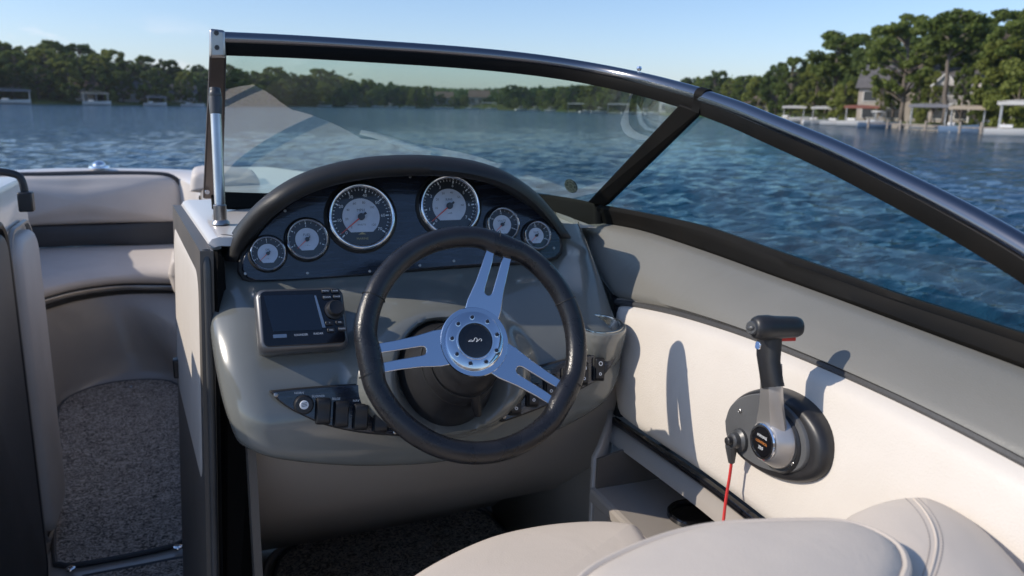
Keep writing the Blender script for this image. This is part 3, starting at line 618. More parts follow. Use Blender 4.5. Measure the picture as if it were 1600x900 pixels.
def boat(px, out, L, hm, label, top=None, ang=0.0, z=0.0):
    q = local(px, -out, z); a = ang; t = thing('moored_boat', label, 'boat', q.O)
    U = q.U*math.cos(a)+q.N*math.sin(a); Wd = np.cross(U, [0, 0, 1.0]); Z = np.array([0, 0, 1.0])
    rows = []
    for s in np.linspace(0, 1, 9):
        wd = L*.17*(1-max(0, (s-.45)/.55)**2.2)+.02; sh = .62+.22*s**2
        rows.append([q.O+U*(s-.5)*L+Wd*wd*a_*1.0+Z*(b_*sh-.2*(1-b_)*(1-s**3)) for a_, b_ in ((-1, 1), (-.92, .45), (-.55, .05), (0, -.1), (.55, .05), (.92, .45), (1, 1), (.8, .98), (0, .96), (-.8, .98))])
    h = MB(); h.grid(rows, cu=True, cap=True); h.build('hull', M[hm], t, smooth=50)
    wsh = MB(); wsh.add([q.O+U*L*.12+Wd*L*.12*s_+Z*.75 for s_ in (-1, 1)]+[q.O+U*L*.04+Wd*L*.10*s_+Z*1.2 for s_ in (1, -1)], [(0, 1, 2, 3)]); wsh.build('windscreen', M['win'], t, smooth=0, solid=.03)
    st = MB(); st.box(q.O-U*L*.2+Z*.85, (L*.09, L*.10, .14), Plane(q.O, Z, U)); st.build('seat', M['hullw'], t, bevel=.03)
    if top:
        bt = MB(); bt.grid([[q.O+U*(x*L)+Wd*L*.15*y_+Z*(1.95+.12*(1-y_*y_)) for y_ in np.linspace(-1, 1, 5)] for x in (-.2, -.05, .1)]); bt.build('bimini_top', M[top], t, solid=.05)
        fr = MB()
        for s_ in (-1, 1):
            for x in (-.2, .1): fr.tube([q.O+U*(-.05*L)+Wd*L*.16*s_+Z*.8, q.O+U*x*L+Wd*L*.15*s_+Z*1.97], .03, n=6)
        fr.build('bimini_frame', M['liftal'], t)
    return t
def dock(px, out, L, w, label, z=.55):
    q = local(px, -out, z); t = thing('dock', label, 'dock', q.O)
    n = 14
    for i in range(n):
        b = MB(); b.box(q.pt((i-(n-1)/2)*L/n, 0, 0), (L/n/2-.02, .05, w/2), q); b.build('board', M['dockw'], t, smooth=0)
    for u in np.linspace(-L/2+.3, L/2-.3, 4):
        p_ = MB(); p_.tube([q.pt(u, -1.2, w/2), q.pt(u, .55, w/2)], .11, n=8); p_.build('post', M['dockw'], t)
lift(1241, 3.5, 3.2, 5, 2.6, 'canw', 'white flat boat lift canopy nearest the windshield rail on the right shore')
lift(1291, 3.5, 3.6, 5, 2.5, 'canw', 'pale grey boat lift canopy over the white boats behind the slim tree')
lift(1346, 3.5, 3.6, 5, 2.6, 'canr', 'rust red boat lift canopy in front of the large beige house')
lift(1452, 4, 3.4, 5, 2.7, 'cang', 'long grey blue canopy on thin posts left of the tallest thin trunk')
lift(1514, 3.5, 2.9, 4, 2.5, 'cant', 'small tan roofed lift in front of the house deck')
lift(1602, 4, 3.6, 5, 2.9, 'canw', 'white boat lift canopy at the right edge of the photo')
boat(1240, 4.5, 5.5, 'hullw', 'white motorboat with raised screen on the lift nearest the windshield rail', None, .3, .2)
boat(1284, 3.8, 5.2, 'hullw', 'white motorboat moored under the pale grey canopy', None, -.2)
boat(1316, 4.8, 5.4, 'hullw', 'white low runabout moored between the pale and the rust red canopies', None, .1)
boat(1347, 4.6, 5.6, 'hullw', 'white cuddy boat sitting under the rust red canopy', None, .2, .1)
boat(1376, 3.6, 5.0, 'hullb', 'blue hulled boat moored just right of the rust red canopy', 'canw', -.1)
boat(1503, 4.4, 3.6, 'hullb', 'small blue boat under the small tan roofed lift', None, .3)
boat(1600, 4.6, 5.5, 'hullw', 'white boat lying under the canopy at the right edge of the photo', None, 0)
dock(1405, 2.0, 7, 1.6, 'wooden dock below the lawn of the large beige house')
dock(1470, 2.6, 8, 1.6, 'pale wooden dock under the grey blue canopy')
dock(1555, 2.4, 6, 1.6, 'brown wooden dock between the tan lift and the right edge canopy')
dock(1265, 2.4, 7, 1.6, 'wooden dock between the first two boat lifts')
lift(20, 4, 7, 6, 3.0, 'cang', 'wide grey canopied boat lift at the far left of the photo', flat=False)
boat(22, 5, 7, 'hullw', 'white boat on the lift at the far left of the photo', None, .3, .2)
lift(151, 4, 5.2, 6, 2.8, 'cant', 'tan domed boat lift canopy in the middle of the left shore', flat=False)
boat(153, 5, 6, 'hullw', 'white boat under the tan domed canopy on the left shore', None, .2, .2)
lift(246, 4, 4.2, 5, 2.3, 'cang', 'brownish domed canopy below the small pale house on the left shore', flat=False)
boat(243, 5, 5.5, 'hullw', 'white boat under the brownish domed canopy on the left shore', None, -.2, .1)
boat(302, 4, 6, 'hullw', 'low boat moored close to the windshield post on the left shore', 'cang', .1)
g_ = 'boats moored along the far shore beyond the windshield'
for i, px in enumerate((505, 548, 590, 612, 638, 682, 700, 738, 768, 815, 838, 862, 920, 940, 985, 1010, 1024)):
    tp = random.choice([None, 'canw', None]); o = boat(px, 4, 6.5+random.random()*2, 'hullw', 'small white boat '+('with a bimini top ' if tp else '')+'moored '+side(px)+' '+near(px), tp, random.uniform(-.4, .4)); o['group'] = g_
for px, lab in ((902, 'pale boxy boat shelter left of the windshield corner on the far shore'), (966, 'pale boat shelter nearest the mullion top on the far shore'), (764, 'pale boat shelter below the far beige house')):
    lift(px, 4, 8, 7, 3.6, 'canw', lab)
# low seawall along the right shore
mb = MB(); rows = []
for px in np.arange(1180, 1760, 10):
    rows.append([sp(px, -.5, -.6), sp(px, -.5, .62), sp(px, .1, .64), sp(px, .2, .3)])
mb.grid(rows); o = mb.build('seawall', M['concrete'], None, smooth=30); tag(o, 'low stone seawall running along the right shore under the boats', 'seawall')

# ------------------------------------------------------------------ the air: a thin even haze over the lake
hz = MB(); hz.box((0, 900, 24.0), (2300, 2300, 28.5))
hm = bpy.data.materials.new('haze'); hm.use_nodes = True; ht_ = hm.node_tree; ht_.nodes.clear(); ho = nn(ht_, 'ShaderNodeOutputMaterial'); hv = nn(ht_, 'ShaderNodeVolumePrincipled')
hv.inputs['Color'].default_value = (.86, .92, 1.0, 1); hv.inputs['Density'].default_value = .00015; hv.inputs['Anisotropy'].default_value = .3; ht_.links.new(hv.outputs[0], ho.inputs['Volume'])
o = hz.build('haze', hm, None, smooth=0); tag(o, 'thin pale haze in the air over the whole lake', 'haze', kind='stuff')

# ================================================================== THE BOAT
boatT = thing('motorboat', 'sporty bowrider motorboat interior in cream and grey, seen from behind its helm', 'boat', (0.2, 1.5, 0))
# ---- floor
mb = MB(); mb.grid([[(x, y, 0 if y < 4.4 else 0) for x in np.linspace(-1.5, 1.3, 8)] for y in np.linspace(-2.2, 4.6, 12)]); mb.build('floor', M['gelt'], boatT)
# walkway mats
def mat_piece(name, px_pts, z, label, extra=None):
    P = [aZ(x, y, z) for x, y in px_pts]; q = Plane(P[0], (0, 0, 1)); uv = [((p-q.O)@q.U, (p-q.O)@q.V) for p in P]
    uv = [tuple(a) for a in cat(np.array(uv+[uv[0]]), 70)[:-1]]
    c = np.mean(np.array(uv), 0); n = len(uv)
    t = thing('carpet_mat', label, 'carpet', q.O)
    top = MB(); R = [[q.pt(c[0]+(u-c[0])*k, c[1]+(v-c[1])*k, .012) for u, v in uv] for k in (.02, .3, .6, .85, .975)]; top.grid(R, cu=True); top.v.append(tuple(q.pt(c[0], c[1], .012))); b = len(top.v)-1
    top.f += [(b, i, (i+1) % n) for i in range(n)]; top.build('pile', M['carpet'], t)
    bd = MB(); bd.tube([q.pt(c[0]+(u-c[0])*.982, c[1]+(v-c[1])*.982, .007) for u, v in uv], .008, n=8, closed=True); bd.build('binding', M['charc'], t)
    for s in (extra or []):
        p = aZ(s[0], s[1], z+.014); g = Plane(p, (0, 0, 1)); k = MB(); k.lathe(g, [(.013, 0), (.012, .003), (.007, .004), (.006, .002)], n=16, cap1=True); so_ = k.build('snap', M['chrome'], t)
        d_ = MB(); d_.lathe(g, [(.004, .0045), (.0035, .005)], n=8, cap1=True); d_.build('socket', M['printd'], so_)
    return t
mat_piece('m', [(92, 700), (88, 655), (98, 630), (130, 612), (180, 599), (240, 595), (275, 601), (291, 625), (297, 700), (302, 800), (300, 838), (285, 856), (240, 868), (170, 882), (100, 893), (84, 885), (84, 800)], .0, 'grey looped carpet mat along the walkway to the bow, with chrome snaps', [(278, 855), (110, 889), (205, 604)])
mat_piece('m', [(130, 905), (220, 888), (290, 875), (312, 880), (322, 920), (335, 1000), (200, 1040), (110, 1020), (100, 940)], .0, 'second grey carpet mat cut off by the bottom edge of the photo', None)
FM = mat_piece('m', [(425, 905), (440, 870), (500, 838), (600, 808), (700, 794), (750, 800), (775, 818), (830, 870), (900, 990), (700, 1100), (450, 1050)], .01, 'dark carpet mat in the footwell under the dash', None)

# ---- helm console
hc = thing('helm_console', 'grey moulded helm console with black eyebrow hood in front of the wheel', 'console', (.33, 1.5, 0))
ZY = [(.60, 1.20), (.66, 1.175), (.70, 1.165), (.755, 1.165), (.80, 1.175), (.86, 1.215), (.92, 1.285), (.965, 1.37), (1.0, 1.42), (1.12, 1.47), (1.3, 1.5)]
_zz = cat(np.array(ZY), 200)
def fz(z): return float(np.interp(z, [a[0] for a in _zz], [a[1] for a in _zz]))
WC = aY(743, 533, 1.03); TILT = math.radians(27)
WP = Plane(WC, (0, -math.cos(TILT), math.sin(TILT)))
AX = WC-WP.N*.20                                       # where the column enters the dash
def surf(px, py, extra=0.0):
    y = 1.3
    for _ in range(40):
        p = aY(px, py, y); y = .5*y+.5*(fz(p[2])-extra)
    return aY(px, py, y)
left = cat(np.array([(371, 712), (350, 650), (334, 570), (327, 490), (329, 398)]), 26)
right = cat(np.array([(975, 600), (983, 560), (976, 515), (955, 450), (930, 385), (915, 352)]), 26)
bot = cat(np.array([(371, 712), (440, 726), (520, 735), (600, 737), (700, 730), (800, 708), (880, 677), (940, 641), (975, 600)]), 160)
top = cat(np.array([(329, 398), (350, 388), (368, 355), (405, 315), (455, 280), (520, 262), (600, 252), (660, 250), (740, 258), (800, 283), (845, 318), (870, 345), (892, 350), (915, 352)]), 160)
rows = []; NI, NJ = 26*2, 160
NI = 96; left = cat(np.array(left), NI); right = cat(np.array(right), NI)
for i in range(NI):
    t = i/(NI-1); row = []
    for j in range(NJ):
        s = j/(NJ-1)
        P = (1-s)*left[i]+s*right[i]+(1-t)*bot[j]+t*top[j]-((1-s)*(1-t)*left[0]+s*(1-t)*right[0]+(1-s)*t*left[-1]+s*t*right[-1])
        p = surf(P[0], P[1])
        # edge rounding
        dl = s*.62; drt = (1-s)*.62; db = t*.42
        rd = 0
        for dd, Rr, am in ((dl, .07, .055), (drt, .05, .035), (db, .030, .022)):
            if dd < Rr: rd += am*(1-math.sqrt(max(0, 1-(1-dd/Rr)**2)))
        # steering pod: a raised oval with a sunk well round the column
        ex = (p[0]-AX[0]-.0)/.150; ez = (p[2]-AX[2]-.0)/.105; r = math.hypot(ex, ez)
        out = .045*(1-ss(.78, 1.12, r))
        r2 = math.hypot((p[0]-AX[0])/.084, (p[2]-AX[2]+.004)/.074); out -= .060*(1-ss(.72, 1.12, r2))
        dv = CAM-p; dv /= np.linalg.norm(dv)
        p = p+np.array([0, rd, 0])+np.array([0, -1, 0])*out*(1 if rd < .02 else .4)
        row.append(p)
    rows.append(row)
# carry the skin round the sides, underneath and over the top
L_ = [[r[0]+np.array([dx, dy, 0]) for dx, dy in ((.004, .62), (.0, .30), (-.002, .10), (0, .03))] for r in rows]
R_ = [[r[-1]+np.array([dx, dy, 0]) for dx, dy in ((.012, .025), (.02, .08), (.03, .30), (.03, .5))] for r in rows]
G = [a+b+c for a, b, c in zip(L_, rows, R_)]
under = [[p+np.array([0, .02, -.004]) for p in G[0]], [p+np.array([0, .07, .004]) for p in G[0]], [p+np.array([0, .16, .006]) for p in G[0]]]
mb = MB(); mb.grid(under[::-1]+G); body = mb.build('body', M['gel'], hc, smooth=50)
# hood
outer = cat(np.array([(347, 407), (356, 384), (372, 352), (400, 318), (445, 284), (495, 262), (560, 247), (620, 242), (680, 243), (740, 251), (790, 268), (835, 298), (866, 332), (884, 358), (893, 371)]), 64)
inner = cat(np.array([(379, 411), (384, 392), (400, 368), (430, 336), (475, 307), (525, 289), (580, 279), (640, 275), (700, 276), (750, 283), (795, 297), (832, 322), (854, 346), (866, 362), (873, 374)]), 64)
rows = []
for k, (o_, i_) in enumerate(zip(outer, inner)):
    e = min(k, 63-k)/63; fwd = .075*ss(0, .22, e)
    def lp(w, y): q_ = o_*(1-w)+i_*w; return aY(q_[0], q_[1], y)
    yl = 1.375-fwd
    a = lp(1.0, yl+.012); a2 = a+np.array([0, .14, 0]); b = lp(.93, yl+.003); c_ = lp(.72, yl-.006); d_ = lp(.42, yl-.004); e_ = lp(.16, yl+.008); f_ = lp(0, yl+.032)
    yr = float(np.interp(f_[0], [.0, .05, .10, .2, .33, .6, .75], [1.33, 1.36, 1.45, 1.61, 1.70, 1.70, 1.58])); yr = max(yr, f_[1]+.006); D_ = yr-f_[1]; dz = f_[2]-1.031
    g_1 = f_+np.array([0, D_*.35, -.10*dz]); h_ = f_+np.array([0, D_*.75, -.40*dz]); m_ = np.array([f_[0], yr, 1.031])
    rows.append([a2, a, b, c_, d_, e_, f_, g_1, h_, m_])
mb = MB(); mb.grid(rows); mb.build('hood', M['hood'], hc, smooth=60, solid=.004)
# console top deck (white), port side pad, fascia and inner walls
ZD = 1.03
dk_ = [aZ(x, y, ZD) for x, y in ((286, 312), (330, 380), (346, 392), (346, 392))]
P0, P1 = aZ(284, 313, ZD), aZ(327, 372, ZD)
mb = MB(); rows = []
for t in np.linspace(0, 1, 10):
    e0 = P0+(P1-P0)*t
    rows.append([e0+np.array([-.006, 0, -.05]), e0+np.array([-.004, 0, -.012]), e0+np.array([.004, 0, -.002]), e0+np.array([.015, 0, .001]), e0+np.array([.03+.02*(1-t), 0, 0]), e0+np.array([.04+.60*(1-ss(.45, .9, t)), .0, 0])])
rows.append([p+np.array([0, -.004, -.014]) for p in rows[-1]])
mb.grid(rows[:]); mb.build('top_deck', M['gelw'], hc, smooth=50)
mb = MB(); mb.tube([(.325, 1.683, 1.040), (.40, 1.703, 1.041), (.47, 1.716, 1.040)], .0075, n=12); mb.build('streak_rod', M['trim'], hc)  # white rod added so its mirror image streaks the front pane
# fascia: from the lip down and forward into the footwell
mb = MB(); rows = []
for t, y_, z_ in ((0, 1.22, .78), (.1, 1.235, .70), (.3, 1.33, .55), (.55, 1.64, .33), (.8, 2.0, .11), (.93, 2.11, .03), (1, 2.16, .008)):
    rows.append([np.array([.045+s*(.92), y_+.06*s*s*(1 if z_ < .3 else .3)-.0*s, z_]) for s in np.linspace(0, 1, 24)])
mb.grid(rows); mb.build('fascia', M['gelt'], hc, smooth=60)
mb = MB(); mb.grid([[(.600, .45, .596), (.600, .45, 0)], [(.600, 1.14, .596), (.600, 1.14, 0)]]); mb.build('seat_side_wall', M['gelt'], hc, smooth=0, solid=.01)
mb = MB(); mb.grid([[(.606, 1.150, .655), (.606, 1.150, 0)], [(.625, 1.165, .67), (.625, 1.165, 0)], [(.660, 1.20, .70), (.660, 1.20, .0)], [(.72, 1.3, .70), (.72, 1.3, .0)], [(.76, 1.6, .70), (.76, 1.6, .0)], [(.79, 2.3, .70), (.79, 2.3, .0)]]); mb.build('footwell_wall', M['gelt'], hc, smooth=60, solid=.01)
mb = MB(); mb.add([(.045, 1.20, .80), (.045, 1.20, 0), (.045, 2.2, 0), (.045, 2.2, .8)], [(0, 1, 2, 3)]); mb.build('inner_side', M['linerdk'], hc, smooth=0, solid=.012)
mb = MB(); mb.tube(cat([aZ(x, y, .012) for x, y in ((405, 930), (428, 868), (500, 828), (600, 799), (700, 785), (757, 790), (790, 815), (850, 870))], 40), .010, n=8); mb.build('footwell_lip', M['gelt'], hc)
# port-side face of the console: a long door-like panel seen on edge
sA, sB = aY(331, 385, 1.33), aY(284, 318, 1.93)
def sidept(t, z, out=0): 
    d = sB-sA; n = np.array([-d[1], d[0], 0])/math.hypot(d[0], d[1]); p = sA+d*t; return np.array([p[0]+(z-1.0)*.042, p[1], z])+n*out
mb = MB(); mb.add([sidept(-.02, 1.02), sidept(1.0, 1.02), sidept(1.0, 0), sidept(-.02, 0)], [(0, 1, 2, 3)]); mb.build('side_wall', M['linerdk'], hc, smooth=0, solid=.02)  # dark colour stands in for the shade low on this side
mb = MB(); mb.add([sidept(-.02, 1.02), sidept(-.02, 0), (.045, 1.36, 0), (.045, 1.36, .78), (.012, 1.36, .90), (.012, 1.36, 1.0)], [(0, 1, 2, 3, 4, 5)]); mb.build('aft_return', M['railblk'], hc, smooth=0, solid=.01)
pd = thing('side_pad', 'tall cream padded panel with rounded top on the walkway side of the helm console', 'panel', sidept(.5, .1))
def rounded(z0, z1, t0, t1, r, n=6):
    Ld = np.linalg.norm((sB-sA)[:2]); rt_ = r/Ld; o = []
    for ct, cz, a in ((t1-rt_, z1-r, 0), (t0+rt_, z1-r, 90), (t0+rt_, z0+r, 180), (t1-rt_, z0+r, 270)):
        for x in np.linspace(0, 90, n): an = math.radians(a+x); o.append((ct+rt_*math.cos(an), cz+r*math.sin(an)))
    return o
def padmesh(z0, z1, t0, t1, r, h0, h1, rr):
    m = MB(); rings = []
    Ld = np.linalg.norm((sB-sA)[:2])
    for ins, h in ((0, h0), (0, h1-rr), (rr*.3, h1-rr*.3), (rr, h1), (rr*3, h1+.002)):
        rings.append([sidept(t, z, h) for t, z in rounded(z0+ins, z1-ins, t0+ins/Ld, t1-ins/Ld, max(.004, r-ins*.6))])
    m.grid(rings, cu=True); b = len(m.v); n = len(rings[0]); m.f.append(tuple(range(b-n, b))); return m
padmesh(.60, .985, .03, .97, .05, .0, .020, .008).build('upper_pad', M['cream'], pd)
m_ = MB(); m_.tube([sidept(t, z, .006) for t, z in rounded(.592, .993, .015, .985, .055)], .006, n=6, closed=True); m_.build('edge_trim', M['pipe'], pd)
padmesh(.04, .55, .10, .9, .04, .0, .016, .008).build('lower_pad', M['linerdk'], pd)  # darkened to paint in the shade below the sunlit pad
m_ = MB(); m_.box(sidept(.9, .66, .02), (.012, .012, .022)); m_.build('latch', M['blackp'], pd, bevel=.003)
# dark rounded edge moulding where the side meets the dash
em = MB(); pth = [aY(x, y, Y_) for x, y, Y_ in ((336, 900, 1.325), (332, 700, 1.325), (328, 560, 1.325), (324, 420, 1.325), (322, 392, 1.335))]
em.sweep(cat(pth, 20), rrect(.012, .03, .005), (0, 1, 0)); em.build('edge_moulding', M['darkmet'], pd)

# ---- gauge panel
GP = Plane(aY(563, 340, 1.385), (0, -math.cos(math.radians(16)), math.sin(math.radians(16))))
gpT = thing('instrument_panel', 'glossy navy woodgrain instrument panel under the black hood', 'instrument panel', GP.O)
ol = [(371, 425), (372, 408), (384, 385), (415, 346), (460, 310), (520, 284), (580, 272), (640, 269), (700, 270), (760, 279), (805, 295), (845, 325), (868, 354), (880, 378), (880, 395), (868, 406), (830, 412), (760, 416), (690, 421), (620, 427), (540, 435), (460, 441), (400, 443), (380, 438)]
uv = [tuple(x) for x in cat(np.array([GP.hit(*p) for p in ol+[ol[0]]]), 90)[:-1]]
c0 = np.mean(np.array(uv), 0); shr = lambda k: [(c0[0]+(u-c0[0])*k, c0[1]+(v-c0[1])*k) for u, v in uv]
mb = MB(); mb.prism(GP, uv, -.03, .0); mb.build('gasket', M['rubber'], gpT, bevel=.003)
mb = MB(); mb.prism(GP, [(c0[0]+(u-c0[0])*.975, c0[1]+(v-c0[1])*.955) for u, v in uv], .0005, .005); mb.build('face_plate', M['wood'], gpT, bevel=.002)
def screw(pl, u, v, h, parent, r=.0026):
    q_ = pl.at(u, v, h); s_ = MB(); s_.lathe(q_, [(r, -.001), (r, .0006), (r*.75, .0012), (r*.35, .0013), (r*.3, .0002)], n=12, cap1=True); return s_.build('screw', M['brush'], parent)
for x, y in ((383, 428), (480, 427), (577, 424), (655, 415), (708, 408), (640, 277), (864, 388), (842, 329), (445, 330)):
    u, v = GP.hit(x, y); screw(GP, u, v, .005, gpT)
ZDEP = lambda p: float((p-CAM)@FW)
def gauge(px, py, rpx, label, kind, nums, ang, title, sub=None, tilt=0):
    u, v = GP.hit(px, py); q = GP.at(u, v, .005); R = rpx/F*ZDEP(q.O)*.985
    t = thing('gauge', label, 'gauge', q.O, 'chrome rimmed gauges of the instrument panel')
    k = R/.05
    b = MB(); b.lathe(q, [(1.10*R, -.002), (1.10*R, .003), (1.02*R, .006)], n=48); b.build('base_ring', M['rubber'], t)
    b = MB(); b.lathe(q, [(R*1.035, .002), (R*1.035, .007), (R*1.015, .0115), (R*.985, .0145), (R*.945, .0158), (R*.905, .0145), (R*.875, .011), (R*.868, .003)], n=56); b.build('bezel', M['chrome'], t, smooth=70)
    b = MB(); b.lathe(q, [(.0001, .0032), (R*.87, .0032)], n=48); dial = b.build('dial', M['dialblk'], t)
    # silver centre with a cut at the foot
    r_ = R*.56; pts = []
    a0, a1 = (-48, 228) if kind == 'big' else (-40, 220)
    for a in np.linspace(a0, a1, 40): pts.append((r_*math.cos(math.radians(a)), r_*math.sin(math.radians(a))))
    pts += [(-r_*.60, -r_*.82), (r_*.60, -r_*.82)] if kind == 'big' else [(-r_*.5, -r_*.95), (r_*.5, -r_*.95)]
    b = MB(); b.prism(q, pts, .0034, .0042); b.build('centre_disc', M['dialsil'], t, smooth=0)
    tk = MB(); n = nums and len(nums) or 5; steps = (n-1)*(5 if kind == 'big' else 3)
    for i in range(steps+1):
        a = math.radians(ang[0]+(ang[1]-ang[0])*i/steps); mj = i % (5 if kind == 'big' else 3) == 0
        r0, r1 = R*(.75 if mj else .80), R*.845
        cx, sx_ = math.cos(a), math.sin(a); w = .0006*k*(1.6 if mj else .8)
        tk.add([q.pt(r0*cx-w*sx_, r0*sx_+w*cx, .0036), q.pt(r0*cx+w*sx_, r0*sx_-w*cx, .0036), q.pt(r1*cx+w*sx_, r1*sx_-w*cx, .0036), q.pt(r1*cx-w*sx_, r1*sx_+w*cx, .0036)], [(0, 1, 2, 3)])
    for i, s in enumerate(nums or []):
        a = math.radians(ang[0]+(ang[1]-ang[0])*i/(n-1)); text_mb(tk, s, R*.135, q.at(R*.665*math.cos(a), R*.665*math.sin(a), .0037))
    tk.build('scale', M['print'], dial, smooth=0)
    if kind == 'big':
        tk = MB()
        for i, s in enumerate(nums):
            a = math.radians(ang[0]+(ang[1]-ang[0])*i/(n-1)); text_mb(tk, sub[i] if sub else s, R*.10, q.at(R*.44*math.cos(a), R*.44*math.sin(a), .0044))
        text_mb(tk, title, R*.12, q.at(0, R*.20, .0044)); text_mb(tk, 'KNOTS' if title == 'MPH' else 'x100', R*.075, q.at(0, -R*.24, .0044)); tk.build('inner_scale', M['printd'], dial, smooth=0)
        if title != 'RPM':
            e_ = MB(); text_mb(e_, 'MARINE', R*.10, q.at(0, -R*.66, .0037)); e_.prism(q, [(-R*.12, -R*.53), (R*.12, -R*.53), (0, -R*.46)], .0034, .0037); e_.build('badge', M['gold'], dial, smooth=0)
    else:
        tk = MB(); text_mb(tk, title, R*.17, q.at(0, R*.22, .0044)); text_mb(tk, '- + -', R*.14, q.at(0, -R*.30, .0044)); tk.build('title', M['printd'], dial, smooth=0)
    a = math.radians(218 if kind == 'big' else 222); c_, s_ = math.cos(a), math.sin(a); nd = MB(); w = R*.022
    Ln = R*.80 if kind == 'big' else R*.66
    nd.add([q.pt(-s_*w, c_*w, .0075), q.pt(s_*w, -c_*w, .0075), q.pt(Ln*c_+s_*w*.4, Ln*s_-c_*w*.4, .0072), q.pt(Ln*c_-s_*w*.4, Ln*s_+c_*w*.4, .0072)], [(0, 1, 2, 3)])
    nd.build('needle', M['needle'], t, smooth=0, solid=.0006)
    cp = MB(); cp.lathe(q, [(R*.105, .0045), (R*.105, .0085), (R*.08, .0098)], n=20, cap1=True)
    cp.tube([q.pt(0, 0, .008), q.pt(-R*.18*c_, -R*.18*s_, .008)], R*.035, n=8); cp.build('hub_cap', M['blackp'], t)
    b = MB(); b.lathe(q, [(.0001, .0112), (R*.5, .0110), (R*.87, .0100)], n=40); b.build('lens', M['lens'], t)
gauge(418, 397, 27.5, 'smallest chrome gauge at the lower left end of the panel', 'small', ['0', '2', '4', '6', '8'], (205, -20), 'OIL')
gauge(479, 375, 32.5, 'chrome gauge second from the left on the panel, beside the large dial', 'small', ['E', '1', '2', '3', 'F'], (205, -20), 'FUEL')
gauge(563, 340, 52.5, 'largest chrome dial left of the steering wheel top, with red needle', 'big', ['0', '10', '20', '30', '40', '50', '60', '70'], (225, -35), 'MPH', ['0', '20', '40', '60', '80', '100', '', '120'])
gauge(700, 323, 49.0, 'large chrome dial right of the panel middle, its foot hidden by the wheel rim', 'big', ['0', '1', '2', '3', '4', '5', '6', '7'], (225, -35), 'RPM', ['', '10', '20', '30', '40', '50', '60', ''])
gauge(782, 352, 27.0, 'small chrome gauge half hidden behind the top of the wheel rim', 'small', ['8', '10', '12', '14', '16'], (205, -20), 'VOLTS')
gauge(835, 369, 22.5, 'small chrome gauge at the right end of the panel', 'small', ['100', '', '180', '', '240'], (205, -20), 'TEMP')

# ---- chart display
ct = math.radians(33)
CP = Plane(aY(473, 498, 1.215), (.10, -math.cos(ct), math.sin(ct)))
chT = thing('chartplotter', 'dark rectangular marine display with knob and buttons left of the wheel', 'display', CP.O)
cor = [CP.hit(*p) for p in ((393, 451), (531, 447), (553, 541), (411, 549))]
cor = np.array(cor); print('display corners', cor.round(3))
ctr = cor.mean(0); cw = (np.linalg.norm(cor[1]-cor[0])+np.linalg.norm(cor[2]-cor[3]))/2; chh = (np.linalg.norm(cor[3]-cor[0])+np.linalg.norm(cor[2]-cor[1]))/2
dirU = (cor[1]-cor[0]+cor[2]-cor[3]); an = math.atan2(dirU[1], dirU[0]); CQ = CP.at(*ctr).rot(an)
def cq(px, py):
    u, v = CP.hit(px, py); d = CQ.O; w = CP.pt(u, v)-d; return float(w@CQ.U), float(w@CQ.V)
ring = lambda ins, r: rrect(cw-2*ins, chh-2*ins, r)
mb = MB(); mb.grid([[CQ.pt(u, v, h) for u, v in ring(ins, r)] for ins, r, h in ((.010, .010, -.060), (.004, .012, -.045), (.0, .014, -.018), (.0, .014, -.008), (.003, .013, -.0015), (.007, .010, .0))], cu=True, cap=True); mb.build('case', M['case'], chT, smooth=50)
mb = MB(); mb.prism(CQ, rrect(cw-.012, chh-.012, .009), .0, .0022); mb.build('front_bezel', M['blackgl'], chT, bevel=.001)
s0 = cq(414, 466); s1 = cq(499, 517)
sc_ = [cq(411, 463), cq(489, 461), cq(503, 516), cq(426, 519)]
mb = MB(); mb.prism(CQ, sc_, .0024, .0030); mb.build('screen', M['screen'], chT, smooth=0)
a_, b_ = cq(492, 463), cq(505, 513)
mb = MB(); mb.prism(CQ, [(a_[0]-.002, a_[1]), (a_[0]+.001, a_[1]), (b_[0]+.003, b_[1]), (b_[0]-.002, b_[1])], .0024, .004); mb.build('silver_strip', M['tube'], chT, smooth=0)
ku, kv = cq(522, 485); q_ = CQ.at(ku, kv, .002)
mb = MB(); mb.lathe(q_, [(.0155, 0), (.0155, .003), (.0125, .0045), (.0122, .012), (.0108, .0142), (.006, .0135)], n=32, cap1=True); mb.build('knob', M['blackp'], chT)
for x, y in ((508, 456), (523, 456), (510, 466), (526, 465), (514, 506), (530, 505), (517, 517), (534, 515)):
    u, v = cq(x, y); b = MB(); b.prism(CQ, rrect(.0125, .0075, .0028, cx=u, cy=v), .0022, .0048); bb = b.build('button', M['blackp'], chT, bevel=.0008)
    l_ = MB(); text_mb(l_, {508: 'MENU', 523: 'PWR', 510: 'ZOOM', 526: 'PAGE', 514: '+', 530: 'OK', 517: 'ESC', 534: 'MARK'}[x], .0038, CQ.at(u, v, .0050)); l_.build('legend', M['print'], bb, smooth=0)
for x, y, s_, m_ in ((437, 526, 'CHART', 'brushplate'), (470, 524, 'SOUNDER', None), (497, 522, 'RADAR', None)):
    u, v = cq(x, y)
    if m_:
        b = MB(); b.prism(CQ, rrect(.020, .0055, .001, cx=u, cy=v), .0022, .0030); b.build('maker_plate', M['tube'], chT, smooth=0)
    else:
        l_ = MB(); text_mb(l_, s_, .0045, CQ.at(u, v, .0026)); l_.build('front_lettering', M['print'], chT, smooth=0)
# mounting wedge between case and dash
mb = MB(); mb.grid([[CQ.pt(u, v, h) for u, v in ring(ins, r)] for ins, r, h in ((.02, .01, -.055), (.024, .01, -.13))], cu=True, cap=True); mb.build('mount', M['blackp'], chT)

